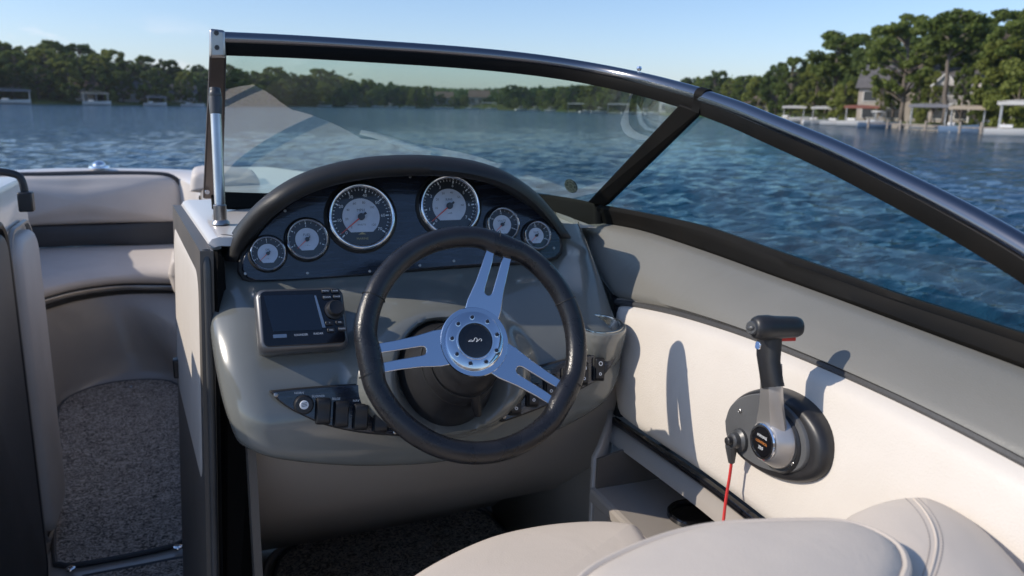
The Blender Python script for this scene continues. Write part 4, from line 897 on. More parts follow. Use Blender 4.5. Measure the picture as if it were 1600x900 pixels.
# ---- switch panels
def rocker(pl, u, v, parent, w=.0185, h=.034, tilt=.0, label=None, sym=0):
    q = pl.at(u, v, .0).rot(tilt)
    s = MB(); s.prism(q, rrect(w, h, .003), .0, .0055); so_ = s.build('switch_frame', M['rubber'], parent, bevel=.001)
    r = MB(); rows = []
    for y_ in np.linspace(-1, 1, 9):
        hh = .0085+.0035*abs(y_)**1.5*(1 if y_ > 0 else .4); ed = .0 if abs(y_) < .99 else -.003
        rows.append([q.pt(x_*(w/2-.0018), y_*(h/2-.002), (hh+ed) if abs(x_) < .9 else hh-.0045+ed) for x_ in (-1, -.85, 0, .85, 1)])
    r.grid(rows); r.build('rocker', M['blackp'], so_, smooth=50, solid=.003)
    g = MB(); k = pl.at(u, v, 0).rot(tilt)
    a = k.at(0, h*.24, .0108)
    if sym == 0: g.prism(a, rrect(.0075, .0055, .001), 0, .0004)
    elif sym == 1: g.lathe(a, [(.0024, .0003), (.0040, .0003)], n=12)
    elif sym == 2: [g.box(a.pt(0, .0013*i, .0002), (.0028, .0004, .0002), a) for i in (-1, 0, 1)]
    else: g.add([a.pt(-.003, -.002, .0003), a.pt(.003, -.002, .0003), a.pt(0, .0028, .0003)], [(0, 1, 2)])
    b = k.at(0, -h*.20, .0098); g.lathe(b, [(.0014, .0003), (.0028, .0003)], n=10)
    g.build('symbol', M['print'], so_, smooth=0)
def switch_panel(name, label, outline, pl, rockers, screws, knob=None, legends=()):
    t = thing(name, label, 'switch panel', pl.O)
    uv = [tuple(x) for x in cat(np.array([pl.hit(*p) for p in outline+[outline[0]]]), 60)[:-1]]
    m_ = MB(); m_.prism(pl, uv, -.03, .0); m_.build('gasket', M['rubber'], t, bevel=.002)
    cc = np.mean(np.array(uv), 0)
    m_ = MB(); m_.prism(pl, [(cc[0]+(u-cc[0])*.965, cc[1]+(v-cc[1])*.94) for u, v in uv], .0003, .0028); m_.build('plate', M['wood'], t, bevel=.001)
    q = pl.at(0, 0, .0028)
    for i, (x, y) in enumerate(rockers):
        u, v = pl.hit(x, y); rocker(q, u, v, t, w=.0205, h=.040, tilt=-.12, sym=i % 4)
    for x, y in screws: u, v = pl.hit(x, y); screw(pl, u, v, .0028, t, .0034)
    if knob:
        u, v = pl.hit(*knob); k = pl.at(u, v, .0028); b = MB(); b.lathe(k, [(.0145, 0), (.0145, .007), (.0125, .010), (.008, .0105)], n=28, cap1=True); ko = b.build('horn_button', M['blackp'], t)
        b = MB(); b.lathe(k, [(.0001, .0112), (.006, .0112), (.0068, .0104)], n=20); b.build('horn_emblem', M['print'], ko)
        b = MB(); [b.tube([k.pt(-.004, i*.0022, .0114), k.pt(.004, i*.0022+.001, .0114)], .0004, n=5) for i in (-1, 0, 1)]; b.build('horn_lines', M['printd'], ko)
    l_ = MB()
    for x, y, s_ in legends: u, v = pl.hit(x, y); text_mb(l_, s_, .0048, pl.at(u, v, .0032).rot(-.08))
    l_.build('legend', M['print'], t, smooth=0)
def fitplane(outline, lift=.004):
    """the plane resting on the dash skin under an outline"""
    pts = np.array([surf(*p) for p in outline]); c = pts.mean(0); u_, s_, vt = np.linalg.svd(pts-c); n = vt[2]; n = -n if n[1] > 0 else n
    return Plane(c+n*(float(((pts-c)@n).max())*.7+lift), n)
OL1 = [(421, 611), (470, 606), (540, 601), (600, 598), (616, 612), (632, 650), (630, 679), (600, 680), (560, 676), (510, 665), (466, 646), (438, 629)]
switch_panel('switch_panel', 'dark pointed switch panel with round horn button and rocker switches, lower left of the wheel', OL1, fitplane(OL1, .012),
             [(504, 642), (532, 647), (562, 651), (593, 655)], [(431, 617), (567, 607), (617, 675)], (474, 632), [(467, 614, 'HORN'), (497, 619, 'BLOWER'), (525, 623, 'BILGE'), (556, 626, 'NAV'), (586, 630, 'ACC')])
OL2 = [(782, 603), (830, 577), (890, 560), (950, 549), (966, 550), (958, 568), (940, 590), (905, 610), (860, 632), (800, 655), (780, 658), (778, 630)]
switch_panel('switch_panel', 'dark switch panel running up to the right behind the lower right spoke', OL2, fitplane(OL2, .014),
             [(803, 630), (830, 617), (857, 603), (884, 594), (908, 584), (933, 577)], [(787, 651), (955, 555)], None, [(852, 581, 'LIGHTS'), (888, 570, 'PUMP')])

# ---- cup holder on the dash
cu_ = surf(918, 500)+np.array([.006, -.030, .0]); CH = Plane(cu_+np.array([0, 0, 0]), (0, -.12, 1))
tc_ = thing('cup_holder', 'steel lined drink holder moulded into the right side of the dash', 'cup holder', CH.O)
b = MB(); b.lathe(CH, [(.036, -.075), (.046, -.055), (.050, -.02), (.0505, -.004), (.049, .0), (.0415, .0005), (.041, -.002)], n=40); b.build('collar', M['gel'], tc_, smooth=60)
b = MB(); b.lathe(CH, [(.0445, .0006), (.044, .0022), (.0405, .0024), (.0395, .0), (.0385, -.065), (.030, -.068), (.0001, -.068)], n=40); b.build('steel_liner', M['steelin'], tc_, smooth=60)

# ---- steering wheel
TR = .0160
sw = thing('steering_wheel', 'black padded steering wheel with three slotted polished metal spokes', 'steering wheel', WC)
RR = .1715-TR; HP = WP.at(-.002, .0, -.022)
mb = MB(); rows = []; SPA = [math.radians(67), math.radians(185), math.radians(-38)]
for a in np.linspace(0, 2*math.pi, 144, endpoint=False):
    d = min(abs((a-s+math.pi) % (2*math.pi)-math.pi) for s in SPA); k = 1+.10*math.exp(-(d/.17)**4); fl = .0035*math.exp(-(d/.17)**4)
    rows.append([WP.pt((RR-fl+TR*k*math.cos(b)*.98)*math.cos(a), (RR-fl+TR*k*math.cos(b)*.98)*math.sin(a), TR*k*math.sin(b)) for b in np.linspace(0, 2*math.pi, 20, endpoint=False)])
mb.grid(rows, cu=True, cv=True)
m = mat('wheel leather', (.012, .012, .014), .27, bump=('leather', 650, .30, .0010), vary=(30, (.019, .019, .022)), spec=.5)
t_ = m.node_tree; p_ = t_.nodes['Principled BSDF']
rim = mb.build('rim', m, sw)
for a in (math.radians(70), math.radians(192), math.radians(-29), math.radians(152), math.radians(18)):
    s = MB(); s.tube([WP.pt((RR+(TR+.0004)*math.cos(b))*math.cos(a), (RR+(TR+.0004)*math.cos(b))*math.sin(a), (TR+.0004)*math.sin(b)) for b in np.linspace(0, 2*math.pi, 30, endpoint=False)], .0006, n=5, closed=True); s.build('seam', M['rubber'], rim)
for a in SPA:
    q = WP.at(0, 0, 0).rot(a); r0, r1 = .040, .1440
    o = [(r0, -.026), (.056, -.0262), (.085, -.0222), (.115, -.0205), (r1, -.0205), (r1, -.0068), (.120, -.0062), (.080, -.0060)]
    arc = [(.078-.006*math.sin(x), -.006*math.cos(x)) for x in np.linspace(0, math.pi, 9)]
    o = o+arc[1:-1]+[(x, -y) for x, y in reversed(o)]
    n = len(o); hgt = lambda x: .004+.012*ss(.10, .04, x) if x < .10 else .004
    hgt = lambda x: .002-.006*(1-ss(.04, .12, x))
    s = MB(); s.add([q.pt(x, y, hgt(x)) for x, y in o]+[q.pt(x, y, hgt(x)-.0045) for x, y in o], [tuple(range(n)), tuple(range(2*n-1, n-1, -1))]+[(i, (i+1) % n, n+(i+1) % n, n+i) for i in range(n)])
    so_ = s.build('spoke', M['alu'], sw, bevel=.0012, smooth=30)
    g = MB(); g.prism(q.at(.1440, 0, 0), rrect(.012, .050, .004), -.010, .0080); g.build('spoke_collar', M['rubber'], sw, bevel=.002)
b = MB(); b.lathe(WP, [(.049, -.0095), (.0505, -.0040), (.0495, -.0026), (.038, -.0024)], n=64); b.build('spider_plate', M['alu'], sw, smooth=40)
b = MB(); b.lathe(HP, [(.041, .004), (.042, .014), (.0428, .017), (.0430, .022), (.0422, .0255), (.040, .0268), (.0265, .0272), (.0262, .0252)], n=64); hub = b.build('hub', M['alu'], sw, smooth=40)
b = MB(); b.lathe(HP, [(.0275, .0270), (.0270, .0286), (.0252, .0286), (.0250, .0265)], n=48); b.build('hub_ring', M['chrome'], hub)
b = MB(); b.lathe(HP, [(.0252, .0262), (.020, .0272), (.0001, .0276)], n=40); cap = b.build('horn_cap', M['blackgl'], sw)
eb = MB()
e_pts = [(-.0095, .000), (-.006, .0012), (-.003, -.0008), (-.0005, .0030), (.002, .0036), (.003, .0005), (.001, -.0022), (.0035, -.0010), (.0065, .0012), (.0085, .0018), (.0095, -.0006), (.0080, -.0015)]
eb.tube([HP.pt(x, y, .0279) for x, y in [tuple(z) for z in cat(np.array(e_pts), 40)]], .00042, n=5)
eb.tube([HP.pt(x, y, .0279) for x, y in ((-.0105, -.0006), (-.004, -.0012))], .0004, n=5)
eb.build('emblem', M['print'], cap)
for i in range(9):
    a = math.radians(10+i*40); q = HP.at(.0338*math.cos(a), .0338*math.sin(a), .0268); s = MB(); s.lathe(q, [(.0040, .0), (.0038, .0012), (.0030, .0014), (.0027, -.0012), (.0001, -.0012)], n=14); s.build('bolt', M['chrome'], hub)
    s = MB(); s.lathe(q, [(.0027, .0012), (.0016, .0016)], n=6, cap1=True); s.build('bolt_socket', M['printd'], hub)
b = MB(); b.lathe(WP, [(.034, .002), (.036, -.006), (.033, -.012), (.031, -.030), (.030, -.036)], n=40); b.build('collar', M['brush'], sw, smooth=40)
cl = thing('steering_column', 'black moulded tilt column cover behind the wheel hub', 'steering column', AX)
b = MB()
rows = []
for r_, h_, dv_ in ((.024, -.030, 0), (.036, -.032, -.002), (.050, -.045, -.006), (.058, -.075, -.012), (.062, -.11, -.016), (.072, -.155, -.018), (.088, -.195, -.018), (.090, -.235, -.018)):
    rows.append([WP.pt(r_*math.cos(a), r_*math.sin(a)*(1.0 if math.sin(a) > 0 else 1.12)+dv_, h_) for a in np.linspace(0, 2*math.pi, 40, endpoint=False)])
b.grid(rows, cu=True, cap=True); b.build('cover', M['blackp'], cl, smooth=40)
for h_, r_ in ((-.06, .0545), (-.09, .0605)):
    b = MB(); b.tube([WP.pt(r_*math.cos(a), r_*math.sin(a)*(1.0 if math.sin(a) > 0 else 1.12)-.012, h_) for a in np.linspace(0, 2*math.pi, 40, endpoint=False)], .0012, n=6, closed=True); b.build('groove_ring', M['rubber'], cl)
lv_ = MB(); lv_.tube([WP.pt(.01, -.066, -.07), WP.pt(.015, -.085, -.085), WP.pt(.02, -.095, -.10)], [.007, .008, .006], n=10); lv_.build('tilt_lever', M['blackp'], cl)

# ================================================================== STARBOARD SIDE
c_top = [(893, 343, .79), (930, 346, .80), (1000, 358, .81), (1100, 390, .815), (1200, 426, .82), (1300, 462, .82), (1400, 499, .82), (1500, 536, .82), (1600, 573, .82), (1720, 620, .82), (1900, 690, .82)]
c_seam = [(967, 472, .715), (1000, 476, .72), (1060, 488, .722), (1130, 508, .725), (1200, 532, .728), (1300, 572, .73), (1400, 616, .73), (1500, 664, .73), (1600, 716, .73), (1720, 780, .73), (1900, 880, .73)]
c_bot = [(970, 652, .69), (1010, 678, .69), (1060, 711, .69), (1120, 752, .69), (1180, 797, .69), (1260, 860, .69), (1340, 925, .69), (1440, 1010, .69), (1560, 1120, .69), (1720, 1270, .69), (1900, 1440, .69)]
def curve3(c, n=50): return cat([aX(x, y, X_) for x, y, X_ in c], n)
T3, S3, B3 = curve3(c_top), curve3(c_seam), curve3(c_bot)
spn = thing('cockpit_side', 'starboard cockpit side with grey vinyl coaming above a cream padded panel', 'side panel', (.75, .9, 0))
def lofted(A, B, bulge, out, edge=.03, n=16, nrm=np.array([-1, 0, .15])):
    rows = []
    for a, b in zip(A, B):
        L = np.linalg.norm(a-b); row = []
        for t in np.linspace(0, 1, n):
            e = min(t, 1-t)*L; k = math.sqrt(max(0, 1-(1-min(1, e/edge))**2)) if e < edge else 1
            row.append(a+(b-a)*t+nrm*(out*k+bulge*4*t*(1-t)))
        rows.append(row)
    return rows
# front edge of each panel is rounded off too
def frontround(rows, out, nr=5):
    rows = list(rows)
    for i in range(nr):
        k = 1-math.sqrt(max(0, 1-(1-i/nr)**2)); rows[i] = [p+np.array([out*k, 0, 0]) for p in rows[i]]
    return rows
mb = MB(); mb.grid(frontround(lofted(T3, S3, .012, .016, .02), .014)); mb.build('coaming', M['coam'], spn, smooth=70)
mb = MB(); mb.grid(frontround(lofted(S3, B3, .010, .020, .025, 20), .018)); mb.build('lower_panel', M['cream'], spn, smooth=70)
mb = MB(); mb.tube([p+np.array([-.006, 0, 0]) for p in S3], .0055, n=8); mb.build('piping', M['charc'], spn)
mb = MB(); mb.tube([p+np.array([-.003, 0, .005]) for p in S3], .0030, n=8); mb.build('piping', M['pipe'], spn)
mb = MB(); mb.sweep([p+np.array([-.014, 0, -.004]) for p in B3], rrect(.014, .013, .005), (0, 0, 1)); mb.build('bottom_trim', M['blackgl'], spn)
fr_ = cat([aX(895, 350, .80), aX(915, 362, .79), aX(940, 405, .765), aX(957, 450, .735), aX(968, 476, .715), aX(975, 530, .70), aX(982, 590, .70), aX(968, 652, .69)], 30)
mb = MB(); mb.tube([p+np.array([.004, .012, 0]) for p in fr_], .010, n=8); mb.build('front_gap_seal', M['rubber'], spn)
# wall behind everything and the lower liner with its pocket and shelf
mb = MB(); rows = []
for a, b in zip(T3, B3): rows.append([a+np.array([.01, 0, 0]), b+np.array([.03, 0, 0]), b+np.array([.03, 0, -.02])])
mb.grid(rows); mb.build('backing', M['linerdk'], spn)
mb = MB(); rows = []
for b in B3: rows.append([b+np.array([-.012, 0, -.010]), b+np.array([-.030, 0, -.022]), b+np.array([-.034, 0, -.035]), b+np.array([.10, 0, -.05]), b+np.array([.11, 0, -.22]), [b[0]+.10, b[1], min(b[2]-.26, .30)], [b[0]+.08, b[1], 0]])
mb.grid(rows); mb.build('lower_liner', M['gelt'], spn, smooth=40)
# forward bulkhead between console and side (closes the gap under the dash)

# strip of deck between hood, windshield frame and coaming
mb = MB(); mb.grid([[(x, y, 1.012-.02*(1.75-y)) for x in (.42, .55, .66, .76)] for y in (1.49, 1.55, 1.6, 1.75)]); mb.build('dash_top', M['gelw'], spn)
# sloped corner shelf with the lower cup holder
shp = aZ(1086, 806, .602); SHP = Plane(shp, (0, 0, 1))
mb = MB(); mb.add([(.598, .45, .60), (.598, 1.16, .60), (.84, 1.16, .60), (.84, .45, .60), (.598, .45, .57), (.598, 1.16, .57), (.84, 1.16, .57), (.84, .45, .57)], [(0, 3, 2, 1), (4, 5, 6, 7), (0, 1, 5, 4), (1, 2, 6, 5)]); mb.build('shelf', M['gelt'], spn, bevel=.008, smooth=0)
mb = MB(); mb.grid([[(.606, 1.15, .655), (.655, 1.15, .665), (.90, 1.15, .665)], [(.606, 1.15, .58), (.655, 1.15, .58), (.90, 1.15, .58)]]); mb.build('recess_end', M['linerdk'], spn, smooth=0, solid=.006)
mb = MB(); mb.grid([[(.835, .45, .80), (.835, 1.15, .80)], [(.835, .45, .58), (.835, 1.15, .58)]]); mb.build('recess_back', M['gelt'], spn, smooth=0, solid=.006)
lc = thing('cup_holder', 'black rimmed drink holder low beside the seat under the side panel', 'cup holder', SHP.O)
b = MB(); b.lathe(SHP, [(.046, .0), (.0455, .006), (.043, .008), (.0395, .007), (.038, .0015), (.0001, .001)], n=40); b.build('ring', M['blackgl'], lc)

# ================================================================== WINDSHIELD
ws = thing('windshield', 'raked wraparound windshield with dark metal rails and green tinted glass', 'windshield', (.4, 1.5, 1.0))
rail_f = [(338, 66, 1.600), (400, 68, 1.600), (500, 73, 1.595), (600, 80, 1.585), (700, 86, 1.570), (800, 95, 1.540), (880, 105, 1.500), (950, 118, 1.445), (1020, 133, 1.335), (1075, 149, 1.235), (1098, 156, 1.19)]
rail_s = [(1094, 156, .798), (1150, 176, .797), (1200, 197, .795), (1300, 240, .790), (1400, 289, .785), (1500, 341, .78), (1600, 399, .775), (1700, 464, .77), (1850, 572, .765), (2000, 700, .76)]
RF, RS = cat([aY(*p) for p in rail_f], 40), cat([aX(*p) for p in rail_s], 40)
print('corner', RF[-1], 'rail end', RS[-1], 'rail1600', aY(1600, 399, .656))
for _ in range(14): RF = [RF[0]]+[(RF[i-1]+2*RF[i]+RF[i+1])/4 for i in range(1, 39)]+[RF[-1]]
# cross-section: polished rounded cap above a black channel
capp = [(.0125*math.cos(a), .0065+.0125*math.sin(a)) for a in np.linspace(math.radians(213), math.radians(-33), 27)]
chan = [(-.0100, .0000), (.0100, .0000), (.0112, -.010), (.008, -.0225), (-.009, -.0225), (-.0112, -.018)]
for nm, path in (('front_rail', RF), ('side_rail', RS)):
    a = MB(); a.sweep(path, capp, (0, 0, 1)); ro = a.build(nm, M['rail'], ws, smooth=50)
    a = MB(); a.sweep(path, chan, (0, 0, 1)); a.build('channel', M['railblk'], ro, smooth=35)
j0 = RF[-1]; jn = RF[-1]-RF[-3]; jn /= np.linalg.norm(jn)
a = MB(); a.sweep([j0-jn*.010, j0+jn*.012], [(x*1.05, y*1.06-.0003) for x, y in capp+[(.0125, -.0195), (-.0125, -.0195)]], (0, 0, 1)); a.build('corner_joint', M['railblk'], ws, smooth=50)
st_ = MB(); pp = RF[int(40*.80)]+np.array([0, 0, .018]); st_.lathe(Plane(pp, (0, 0, 1)), [(.004, 0), (.0035, .004), (.005, .007), (.004, .011)], n=12, cap1=True); st_.build('snap_stud', M['chrome'], ws)
bot_f = [(331, 302, 1.74), (400, 305, 1.80), (520, 306, 1.84), (640, 304, 1.82), (760, 302, 1.79), (830, 302, 1.72), (880, 308, 1.65), (935, 321, 1.55)]
bot_s = [(935, 321, .795), (1000, 333, .805), (1100, 355, .82), (1200, 389, .83), (1300, 424, .835), (1400, 460, .84), (1500, 492, .84), (1600, 524, .84), (1720, 562, .84), (1900, 620, .84)]
BF = cat([aY(*p) for p in bot_f], 40)
for _ in range(25): BF = [BF[0]]+[(BF[i-1]+2*BF[i]+BF[i+1])/4 for i in range(1, 39)]+[BF[-1]]
BS = cat([aX(*p) for p in bot_s], 40)
print('bf end', BF[-1], 'bs0', BS[0])
def pane(A, B, nm, gm='glass'):
    A = cat(A, 40); B = cat(B, 40); g = MB(); g.grid([[a+(b-a)*t for t in np.linspace(0, 1, 5)] for a, b in zip(A, B)]); return g.build(nm, M[gm], ws, smooth=70)
pane([p+np.array([0, .0, -.015]) for p in RF], BF, 'front_pane')
sp_ = pane([p+np.array([0, 0, -.015]) for p in RS], [BS[0]]+list(BS[3:]), 'side_pane', 'glass_side')
# lower frame: tall black flange on the sides, lower one along the front
a = MB(); rows = []
BSL = cat([aX(x, y, X_-.004) for x, y, X_ in c_top[1:]], 40)
for u_, l_ in zip(BS, BSL): rows.append([u_+np.array([.006, .004, .002]), u_+np.array([-.004, 0, .003]), u_+np.array([-.008, 0, -.004]), u_+(l_-u_)*.2+np.array([-.008, 0, 0]), u_+(l_-u_)*.5+np.array([-.004, 0, 0]), l_+np.array([-.002, 0, .004]), l_+np.array([-.001, 0, -.002])])
a.grid(rows); a.build('side_frame', M['railblk'], ws, smooth=50, solid=.004)
a = MB(); rows = []
for i, p in enumerate(BF):
    k = ss(.50, .8, i/39); dn = .022+.055*k
    rows.append([p+np.array([0, .012, .003]), p+np.array([0, -.004, .004]), p+np.array([0, -.012, -.004]), p+np.array([-.0, -.020, -dn]), p+np.array([0, -.024, -dn-.006])])
a.grid(rows); a.build('front_frame', M['railblk'], ws, smooth=50, solid=.004)
# mullion
tA, tB = aY(1056, 172, 1.25), aY(1088, 184, 1.20)
bA, bB = aY(921, 315, 1.56), aY(948, 321, 1.52)
tm_, bm_ = (tA+tB)/2, (bA+bB)/2
w_ = (tB-tA); 
a = MB(); n_ = np.cross(bm_-tm_, w_); n_ /= np.linalg.norm(n_)
pts = [tA+(tA-bA)*.06, tB+(tB-bB)*.06, bB, bA]; a.add([p-n_*.007 for p in pts]+[p+n_*.007 for p in pts], [(0, 1, 2, 3), (7, 6, 5, 4), (0, 4, 5, 1), (1, 5, 6, 2), (2, 6, 7, 3), (3, 7, 4, 0)]); a.build('mullion', M['railblk'], ws, smooth=0, bevel=.003)
# centre post, its cap and the support strut
a = MB(); pt_, pb_ = aY(341, 84, 1.60), aY(334, 313, 1.735)
lft, rgt = aY(327, 84, 1.60), aY(354, 84, 1.60); lb, rb = aY(317, 311, 1.735), aY(348, 311, 1.735)
pts = [lft, rgt, rb, lb]; dpt = np.array([0, .022, 0]); a.add(pts+[p+dpt for p in pts], [(0, 1, 2, 3), (7, 6, 5, 4), (0, 4, 5, 1), (1, 5, 6, 2), (2, 6, 7, 3), (3, 7, 4, 0)]); po = a.build('centre_post', M['postm'], ws, smooth=0, bevel=.004)
a = MB(); pts = [aY(327, 44, 1.585), aY(352, 47, 1.585), aY(354, 90, 1.583), aY(327, 90, 1.583)]; dpt = np.array([0, .045, 0]); a.add(pts+[p+dpt for p in pts], [(0, 1, 2, 3), (7, 6, 5, 4), (0, 4, 5, 1), (1, 5, 6, 2), (2, 6, 7, 3), (3, 7, 4, 0)]); a.build('post_cap', M['brush'], ws, smooth=30, bevel=.005, seg=3)
for x, y in ((338, 51), (339, 74)):
    q_ = Plane(aY(x, y, 1.582), (0, -1, 0)); s_ = MB(); s_.lathe(q_, [(.0045, 0), (.004, .002), (.002, .002), (.0018, .0005)], n=12, cap1=True); s_.build('screw', M['darkmet'], ws)
q_ = Plane(aY(324, 300, 1.72), (0, -1, 0)); s_ = MB(); s_.lathe(q_, [(.005, 0), (.0045, .002), (.002, .002), (.0018, .0005)], n=12, cap1=True); s_.build('screw', M['chrome'], ws)
sb, stp = aZ(345, 350, ZD+.002), aY(336, 148, 1.575)
a = MB(); a.tube([sb, sb+(stp-sb)*.5, stp], .0098, n=18); a.build('support_strut', M['tube'], ws)
a = MB(); q_ = Plane(sb, (0, 0, 1)); a.lathe(q_, [(.016, 0), (.015, .004), (.0115, .008), (.0115, .034), (.0095, .036)], n=24); a.build('strut_foot', M['brush'], ws)
a = MB(); dd_ = (stp-sb)/np.linalg.norm(stp-sb); a.tube([stp-dd_*.035, stp-dd_*.01, stp+dd_*.012], [.0105, .0120, .0095], n=16); a.ell(stp+np.array([0, -.002, 0]), (.011, .010, .013)); a.build('strut_clevis', M['darkmet'], ws)
# round inspection sticker on the glass
sq = Plane(aY(893, 290, 1.545), np.cross(RF[30]-RF[28], BF[34]-RF[30])*(-1)); 
if sq.N[1] > 0: sq = Plane(sq.O, -sq.N)
a = MB(); a.lathe(sq, [(.0001, .002), (.0165, .002)], n=28); stk = a.build('sticker', mat('sticker', (.045, .06, .05), .6, vary=(160, (.14, .16, .13))), ws)
a = MB()
for r_ in (.007, .0125): a.tube([sq.pt(r_*math.cos(x), r_*math.sin(x), .003) for x in np.linspace(0, 2*math.pi, 24, endpoint=False)], .0007, n=4, closed=True)
for k in range(8): a.tube([sq.pt(.004*math.cos(k*.785), .004*math.sin(k*.785), .003), sq.pt(.016*math.cos(k*.785), .016*math.sin(k*.785), .003)], .0006, n=4)
a.build('sticker_print', mat('sticker ink', (.16, .19, .16), .6), stk)

# ================================================================== THROTTLE
TH = Plane(aX(1222, 680, .684), (-1, -.02, .06), Uhint=(0, -1, 0))
thT = thing('throttle_control', 'side mounted throttle lever with black T grip on a dark oval base', 'throttle', TH.O)
obp = [(1143, 655), (1153, 628), (1175, 610), (1210, 603), (1245, 615), (1275, 638), (1297, 668), (1307, 700), (1305, 732), (1290, 750), (1262, 756), (1228, 750), (1195, 735), (1165, 712), (1147, 685)]
ob = [TH.hit(*p) for p in obp]; oc = np.mean(np.array(ob), 0); ob = [tuple(x) for x in cat(np.array(ob+[ob[0]]), 64)[:-1]]
sc2 = lambda k, du=0, dv=0: [(oc[0]+(u-oc[0])*k+du, oc[1]+(v-oc[1])*k+dv) for u, v in ob]
b = MB(); b.grid([[TH.pt(u, v, h) for u, v in sc2(k)] for k, h in ((.97, -.03), (.97, .004), (.96, .010), (.93, .015), (.88, .018), (.80, .019))], cu=True, cap=True); b.build('base', M['blackp'], thT, smooth=50)
b = MB(); b.grid([[TH.pt(u, v, h) for u, v in sc2(k, -.007, .001)] for k, h in ((.82, .014), (.81, .021), (.79, .0228), (.3, .0235))], cu=True, cap=True); b.build('cover_plate', mat('lighter cast grey', (.085, .087, .09), .42, bump=(320, .15, 2, .001), vary=(15, (.105, .107, .11)), coat=.15, coat_rough=.3), thT, smooth=40)
pu, pv = TH.hit(1198, 690, .05); gu, gv = TH.hit(1203, 560, .062); gr_u, gr_v = TH.hit(1190, 515, .062)
# lever: a teardrop blade from pivot boss up to the grip
hh = lambda v, h: h-.010+.012*ss(pv, gv, v)
b = MB(); rows = []
secs = cat(np.array([(672, 1180, 1226), (655, 1180, 1225), (640, 1183, 1222), (625, 1185, 1219), (605, 1186, 1217), (580, 1186, 1216), (560, 1186, 1215)], float), 40)
for y, x0, x1 in secs:
    z0_ = .041+.020*ss(680, 590, y); ul, v = TH.hit(x0, y, z0_); ur, v2 = TH.hit(x1-5, y, z0_); w_ = ur-ul; um = (ul+ur)/2
    rows.append([TH.pt(um+k*w_/2, v, z0_+z_) for k, z_ in ((-.96, -.013), (-1, -.008), (-1, -.004), (-.90, -.0005), (-.55, .0), (.05, .0), (.30, .0003), (.38, -.0006), (.86, -.0065), (1, -.010), (.95, -.014))])
b.grid(rows, cu=True, cap=True); lever = b.build('lever', M['lever'], thT, smooth=28)
LB = TH.at(*TH.hit(1194, 690, .045), 0)
b = MB(); b.lathe(LB, [(.0345, .020), (.0360, .024), (.0355, .028), (.0340, .031), (.0260, .0440), (.0250, .0450), (.0001, .0450)], n=48); b.build('lever_boss', M['lever'], lever, smooth=28)
b = MB(); b.lathe(LB.at(.003, -.002), [(.0385, .015), (.0385, .024), (.036, .027)], n=48); b.build('pivot_collar', M['blackp'], thT)
bc = LB.at(0, 0, -.0145)
b = MB(); b.lathe(bc, [(.0235, .055), (.0235, .0625), (.022, .0640), (.0195, .0640), (.0192, .062)], n=40); b.build('pivot_ring', M['chrome'], thT)
b = MB(); b.lathe(bc, [(.0195, .0615), (.018, .0632), (.0001, .0636)], n=40); cp_ = b.build('pivot_cap', M['blackgl'], thT)
w1 = MB(); text_mb(w1, 'MARINE', .0052, bc.at(0, .0068, .0640)); text_mb(w1, '350', .0062, bc.at(0, -.0080, .0640)); w1.build('cap_lettering', M['print'], cp_, smooth=0)
w1 = MB(); text_mb(w1, 'CONTROL', .0046, bc.at(0, -.0008, .0640)); w1.build('cap_lettering', M['orange'], cp_, smooth=0)
# grip neck and cross grip
g0, g1, g2 = TH.hit(1200, 610), TH.hit(1198, 560), TH.hit(1198, 520)
b = MB(); rows = []
for (x, y), wv, th_ in (((1202, 606), 16, .018), ((1201, 590), 17, .020), ((1198, 560), 17, .020), ((1199, 535), 17.5, .021), ((1200, 515), 19, .022)):
    u, v = TH.hit(x, y, .062); uL = TH.hit(x-wv+1, y, .062)[0]; uR = TH.hit(x+wv-4, y, .062)[0]; h = hh(v, .056)
    rows.append([TH.pt((uL+uR)/2+(uR-uL)/2*a_, v+(.006*a_ if y > 600 else 0), h+th_/2*b_) for a_, b_ in rrect(2, 2, .7, 4)])
b.grid(rows, cu=True, cap=True); grip = b.build('grip_neck', M['blackp'], thT, smooth=50)
# the T bar runs mostly towards the camera side and away, pointing aft
HB = hh(gr_v, .056)
e0 = aX(1186, 512, .609); e1 = aX(1243, 511, .660)
dv_ = (e1-e0)/np.linalg.norm(e1-e0); rows = []; up_ = TH.V-dv_*(TH.V@dv_); up_ /= np.linalg.norm(up_); sd_ = np.cross(dv_, up_); LT = np.linalg.norm(e1-e0)
b = MB()
for s_, r_ in ((-.008, .009), (-.006, .0128), (-.001, .0150), (.012, .0154), (.4*LT, .0142), (.8*LT, .0134), (LT, .0130), (LT+.005, .0112), (LT+.008, .006)):
    rows.append([e0+dv_*s_+(up_*math.cos(a)+sd_*math.sin(a)*.95)*r_ for a in np.linspace(0, 2*math.pi, 24, endpoint=False)])
b.grid(rows, cu=True, cap=True); tb_ = b.build('cross_grip', M['blackp'], thT, smooth=50)
eq = Plane(e0-dv_*.008, -dv_-FW*.5)
b = MB(); b.lathe(eq, [(.0085, -.004), (.0085, .003), (.007, .005)], n=20, cap1=True); b.ell(eq.pt(0, 0, .0055), (.005, .003, .002), pl=eq); b.build('trim_button', M['darkmet'], tb_)
b = MB(); b.box(e1-dv_*.012-up_*.0135, (.014, .004, .002), Plane(e0, sd_, dv_)); b.build('red_strip', M['red'], tb_, bevel=.001)
u, v = TH.hit(1187, 540, .066); b = MB(); b.prism(TH, rrect(.010, .010, .003, cx=u, cy=v), hh(v, .064), hh(v, .0675)); b.build('lock_tab', M['chrome'], tb_, bevel=.001)
for x, y in ((1256, 702), (1262, 722), (1178, 640)):
    u, v = TH.hit(x, y); q_ = TH.at(u, v, .0225); s_ = MB(); s_.lathe(q_, [(.0032, -.002), (.0032, .002), (.0024, .0026), (.0012, .002)], n=12, cap1=True); s_.build('screw', M['brush'], thT)
